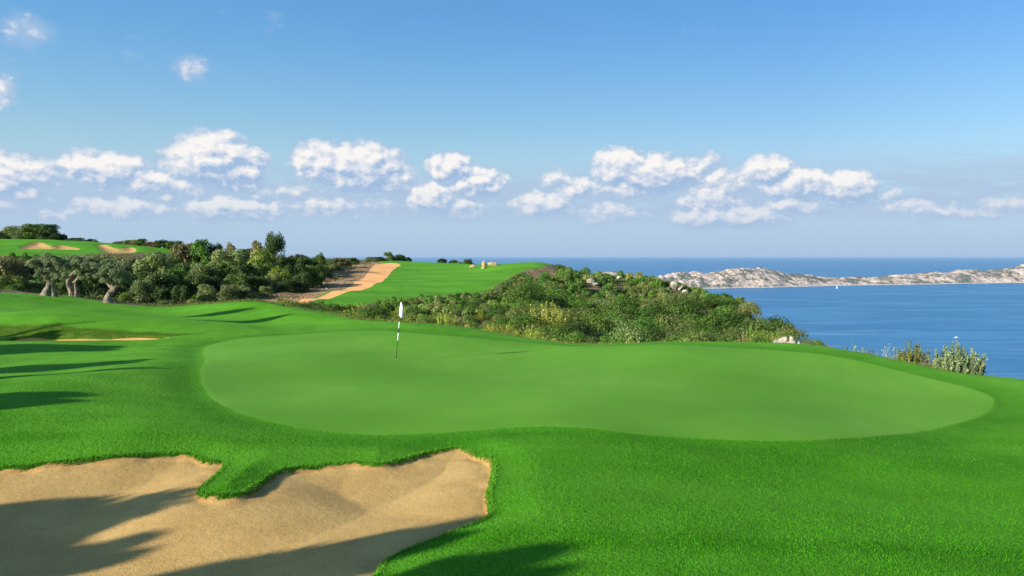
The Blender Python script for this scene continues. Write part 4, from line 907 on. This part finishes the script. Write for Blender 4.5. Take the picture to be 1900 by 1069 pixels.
for k in range(18):   # stones along the left shoulder of the path and at the foot of the thicket
    px = rg.uniform(380, 640); d = np.interp(px, [380, 520, 640], [68, 72, 96]) + rg.uniform(0, 6); x = (px - 950) / F * d
    if sdf(path_poly, np.array([x]), np.array([d]))[0] > -.3 or sdf(turf_poly, np.array([x]), np.array([d]))[0] > -.3: continue
    STN.append((px, rock(px, d, 0, rg.uniform(3, 6), rg.uniform(2, 3.2), RL[k % 4], '', 'stones beside the path', .0, 'stone', k)))
STN.sort(key=lambda q: q[0])
for k, (px, o) in enumerate(STN): o['label'] = 'small pale stone on rusty soil beside the dirt path, ' + (['leftmost of them', 'second from left', 'third from left', 'fourth from left', 'fifth from left', 'sixth from left', 'seventh from left', 'eighth from left', 'ninth from left', 'tenth from left', 'eleventh from left', 'twelfth from left', 'thirteenth from left', 'fourteenth from left', 'fifteenth from left', 'sixteenth from left', 'seventeenth from left'][k] if k < len(STN) - 1 else 'rightmost of them')

# ---- the flagstick
def lathe(profile, seg=20):
    V = []; Fq = []
    for z, r in profile:
        for k in range(seg): a = 2 * math.pi * k / seg; V.append((r * math.cos(a), r * math.sin(a), z))
    for i in range(len(profile) - 1):
        for k in range(seg): Fq.append((i * seg + k, i * seg + (k + 1) % seg, (i + 1) * seg + (k + 1) % seg, (i + 1) * seg + k))
    return np.array(V), np.array(Fq)
fb = at_z(735, 667, 0.0); fx, fy = fb[0], fb[1]; fz = gz(fx, fy)
root = empty('golf_flag', (fx, fy, fz), 'white golf flag furled on a leaning black and white striped pole in the green', 'golf flag')
Lp = 2.16; root.rotation_euler = (math.radians(1.0), math.radians(5.4), 0)
pole = add(mesh_np('pole', *lathe([(-.15, .012), (0, .012), (Lp * .30, .012), (Lp * .50, .011), (Lp * .68, .011), (Lp - .02, .010), (Lp, .002)]), M['black'], smooth=True), 'pole', root)
bands = [(0.0, .50, 'black', .0128), (.50, .70, 'white', .0185), (.70, .82, 'black', .0165), (.82, .995, 'white', .0175)]
for a_, b_, c_, r_ in bands:
    e = add(mesh_np('stripe', *lathe([(Lp * a_ * .66 + (0), r_ * .9), (Lp * a_ * .66 + .004, r_), (Lp * b_ * .66 - .004, r_), (Lp * b_ * .66, r_ * .9)]), M[c_], smooth=True), 'stripe', pole)
    e['label'] = c_ + ' painted stripe of the flag pole'
# furled cloth: a soft pleated body hanging from the upper pole
V = []; Fq = []; seg = 36; nz = 26
for i in range(nz):
    t = i / (nz - 1); z = Lp * 1.0 - t * .58; w = np.interp(t, [0, .08, .3, .65, .9, 1], [.006, .03, .06, .078, .085, .07]); dpt = np.interp(t, [0, .2, 1], [.01, .035, .05]); cx = np.interp(t, [0, .3, 1], [.0, .035, .05])
    for k in range(seg):
        a = 2 * math.pi * k / seg; fold = 1 + .22 * math.sin(5 * a + 2.2 * t) + .10 * math.sin(9 * a - 3 * t)
        V.append((cx + w * math.cos(a) * (fold if abs(math.cos(a)) < .9 else 1), dpt * math.sin(a) * fold, z - .05 * math.cos(a) * t))
for i in range(nz - 1):
    for k in range(seg): Fq.append((i * seg + k, i * seg + (k + 1) % seg, (i + 1) * seg + (k + 1) % seg, (i + 1) * seg + k))
add(mesh_np('flag', V, Fq, M['cloth'], smooth=True), 'flag', root)
cupV, cupF = lathe([(-.10, .054), (.004, .054), (.004, .060)]); cup = add(mesh_np('hole_cup', cupV, cupF, M['white'], smooth=True), 'hole_cup', root); cup.rotation_euler = (math.radians(-1.0), math.radians(-5.4), 0)

# ---- island and headland across the water
def island(name, spec, thick, label, seed, res=520, dens=90):
    """spec: (px, shore row, crest row); built as a ridge standing on the sea"""
    sp = np.array(spec, float); px = np.linspace(sp[0, 0], sp[-1, 0], res); sh = np.interp(px, sp[:, 0], sp[:, 1]); cr = np.interp(px, sp[:, 0], sp[:, 2])
    d0 = (CAMZ - SEA_Z) * F / (sh - HY); u = np.linspace(0, 1, dens); D = d0[:, None] + u[None] * thick
    crest_u = .42; dc = d0 + crest_u * thick; hc = CAMZ - (cr - HY) / F * dc - SEA_Z; hc = np.maximum(hc, 0)
    X = (px[:, None] - 950) / F * D; U = u[None] + 0 * D
    tt_ = np.clip(U / crest_u + fbm(X / 90, D / 400, 3, seed + 2) * .12, 0, 1); prof = np.where(U < crest_u, .62 * sstep(tt_, .04, .45) + .38 * sstep(tt_, .30, 1.0), 1 - sstep(U, crest_u, 1.0))
    nn = fbm(X / 240, D / 200, 5, seed, .55); rid = 1 - np.abs(fbm(X / 420, D / 500, 4, seed + 9)) * 1.2
    Z = hc[:, None] * prof * (1 + .30 * nn * (1 - .65 * np.exp(-((U - crest_u) / .12) ** 2))) * (.80 + .2 * rid)
    Z += fbm(X / 38, D / 38, 4, seed + 3) * 13 * sstep(hc, 5, 40)[:, None] * prof
    gully = np.clip(np.abs(fbm(X / 70, D / 900, 3, seed + 5)) * 5, 0, 1); Z = Z * (.90 + .10 * gully) * (1 - .0)
    Z = np.where(U < .02, -3, np.where(U > .985, -3, np.maximum(Z, 1.5))) + SEA_Z
    Z += 0
    idx = np.arange(X.size).reshape(X.shape); q = np.stack([idx[:-1, :-1], idx[1:, :-1], idx[1:, 1:], idx[:-1, 1:]], -1).reshape(-1, 4)
    me = mesh_np(name, np.stack([X.ravel(), D.ravel(), Z.ravel()], 1), q, M['cliff'], smooth=False); o = add(me, name); tag(o, label, 'island'); o['kind'] = 'structure'; return o
island('island', [(1200, 540, 530), (1225, 538, 512), (1250, 537, 506), (1290, 536.5, 503), (1320, 536, 502), (1345, 535.5, 499.5), (1380, 534.5, 497.5), (1415, 534, 497.5), (1440, 533.5, 502), (1470, 532.5, 507), (1500, 532, 510), (1530, 531, 513.5),
       (1560, 530.5, 515), (1600, 529.5, 514), (1650, 529, 511.5), (1680, 528.5, 508.5), (1715, 528, 506), (1750, 527.5, 504), (1775, 527, 501.5), (1800, 526.5, 499), (1830, 526, 501.5), (1860, 525.5, 498), (1885, 525, 494.5), (1900, 525, 491), (1940, 524, 484), (2000, 523, 476), (2080, 522, 474), (2200, 521, 480), (2300, 520, 505)],
       700, 'long pale limestone island with grey green scrub lying across the bay', 40)
island('headland', [(1085, 519, 511), (1110, 518, 506), (1130, 518, 504), (1150, 518, 504.5), (1170, 519, 509), (1200, 521, 514), (1225, 524, 514.5), (1245, 526, 518)], 500, 'small dark headland showing over the hill crest left of the long island', 60, 120, 40)

# ---- boats
def boat(px, py, Lm, name, label, sail, heading):
    d = (CAMZ - SEA_Z) * F / (py - HY); x = (px - 950) / F * d; root = empty(name, (x, d, SEA_Z), label, 'boat'); root.rotation_euler = (0, 0, heading)
    V = []; Fq = []; n = 16; sec = 9
    for i in range(n):
        t = i / (n - 1); xx_ = (t - .5) * Lm; bw = Lm * .15 * (1 - max(0, (t - .45) / .55) ** 2.2) + .02; sheer = Lm * (.09 + .05 * t * t)
        for k in range(sec): a = -math.pi / 2 + math.pi * k / (sec - 1); V.append((xx_ + (sheer * .3 * t if abs(math.sin(a)) > .9 else 0), bw * math.sin(a), sheer - (sheer + .3) * math.cos(a) ** .7))
    for i in range(n - 1):
        for k in range(sec - 1): Fq.append((i * sec + k, i * sec + k + 1, (i + 1) * sec + k + 1, (i + 1) * sec + k))
        Fq.append((i * sec + sec - 1, i * sec, (i + 1) * sec, (i + 1) * sec + sec - 1))
    Fq.append((0, 3, 5, 8)); add(mesh_np('hull', V, Fq, M['hull']), 'hull', root)
    def box(nm, x0, x1, w, z0, z1, m_, par, taper=.8):
        vs = [(x0, -w, z0), (x1, -w, z0), (x1, w, z0), (x0, w, z0), (x0 + .05 * Lm, -w * taper, z1), (x1 - .12 * Lm, -w * taper, z1), (x1 - .12 * Lm, w * taper, z1), (x0 + .05 * Lm, w * taper, z1)]
        return add(mesh_np(nm, vs, [(0, 1, 5, 4), (1, 2, 6, 5), (2, 3, 7, 6), (3, 0, 4, 7), (4, 5, 6, 7), (3, 2, 1, 0)], m_), nm, par)
    cab = box('cabin', -.22 * Lm, .25 * Lm, Lm * .10, Lm * .10, Lm * (.25 if not sail else .15), M['hull'], root)
    box('window', -.18 * Lm, .262 * Lm, Lm * .101, Lm * (.16 if not sail else .115), Lm * (.20 if not sail else .14), M['glass'], cab, .97)
    if sail:
        add(mesh_np('mast', *tube([(.05 * Lm, 0, .1 * Lm), (.05 * Lm, 0, 1.35 * Lm)], [.10, .06], 8), M['white']), 'mast', root)
        vs = [(.04 * Lm, .02, .22 * Lm), (-.40 * Lm, .3, .22 * Lm), (.04 * Lm, .02, 1.3 * Lm), (-.2 * Lm, .45, .7 * Lm), (.04 * Lm, -.02, .22 * Lm), (-.40 * Lm, .26, .22 * Lm), (.04 * Lm, -.02, 1.3 * Lm), (-.2 * Lm, .41, .7 * Lm)]
        add(mesh_np('sail', vs, [(0, 1, 3, 2), (6, 7, 5, 4)], M['cloth']), 'sail', root)
    return root
boat(1778, 627.5, 9.5, 'motor_boat', 'small white motor boat on open water above the silvery bush', False, .25)
boat(1553, 535, 11.0, 'sailing_boat', 'tiny white sailing boat close to the island shore', True, 2.9)

# ---- sea air
def build_haze():
    s = 121500.0; z0, z1 = SEA_Z - 30, 30.0
    vs = [(-s, -s, z0), (s, -s, z0), (s, s, z0), (-s, s, z0), (-s, -s, z1), (s, -s, z1), (s, s, z1), (-s, s, z1)]
    m = bpy.data.materials.new('haze_air'); m.use_nodes = True; t = m.node_tree; t.nodes.clear(); g = NG(t)
    out = g.n('ShaderNodeOutputMaterial'); v = g.n('ShaderNodeVolumePrincipled'); v.inputs['Color'].default_value = (.38, .50, .64, 1); v.inputs['Density'].default_value = HAZE_DENSITY
    v.inputs['Anisotropy'].default_value = 0.0; g.put(out.inputs['Volume'], v.outputs[0])
    me = mesh_np('haze', vs, [(3, 2, 1, 0), (4, 5, 6, 7), (0, 1, 5, 4), (1, 2, 6, 5), (2, 3, 7, 6), (3, 0, 4, 7)], m); tag(add(me, 'haze'), 'thin sea haze over the whole scene', 'haze', kind='stuff')
HAZE_DENSITY = 1.5e-5
build_haze()
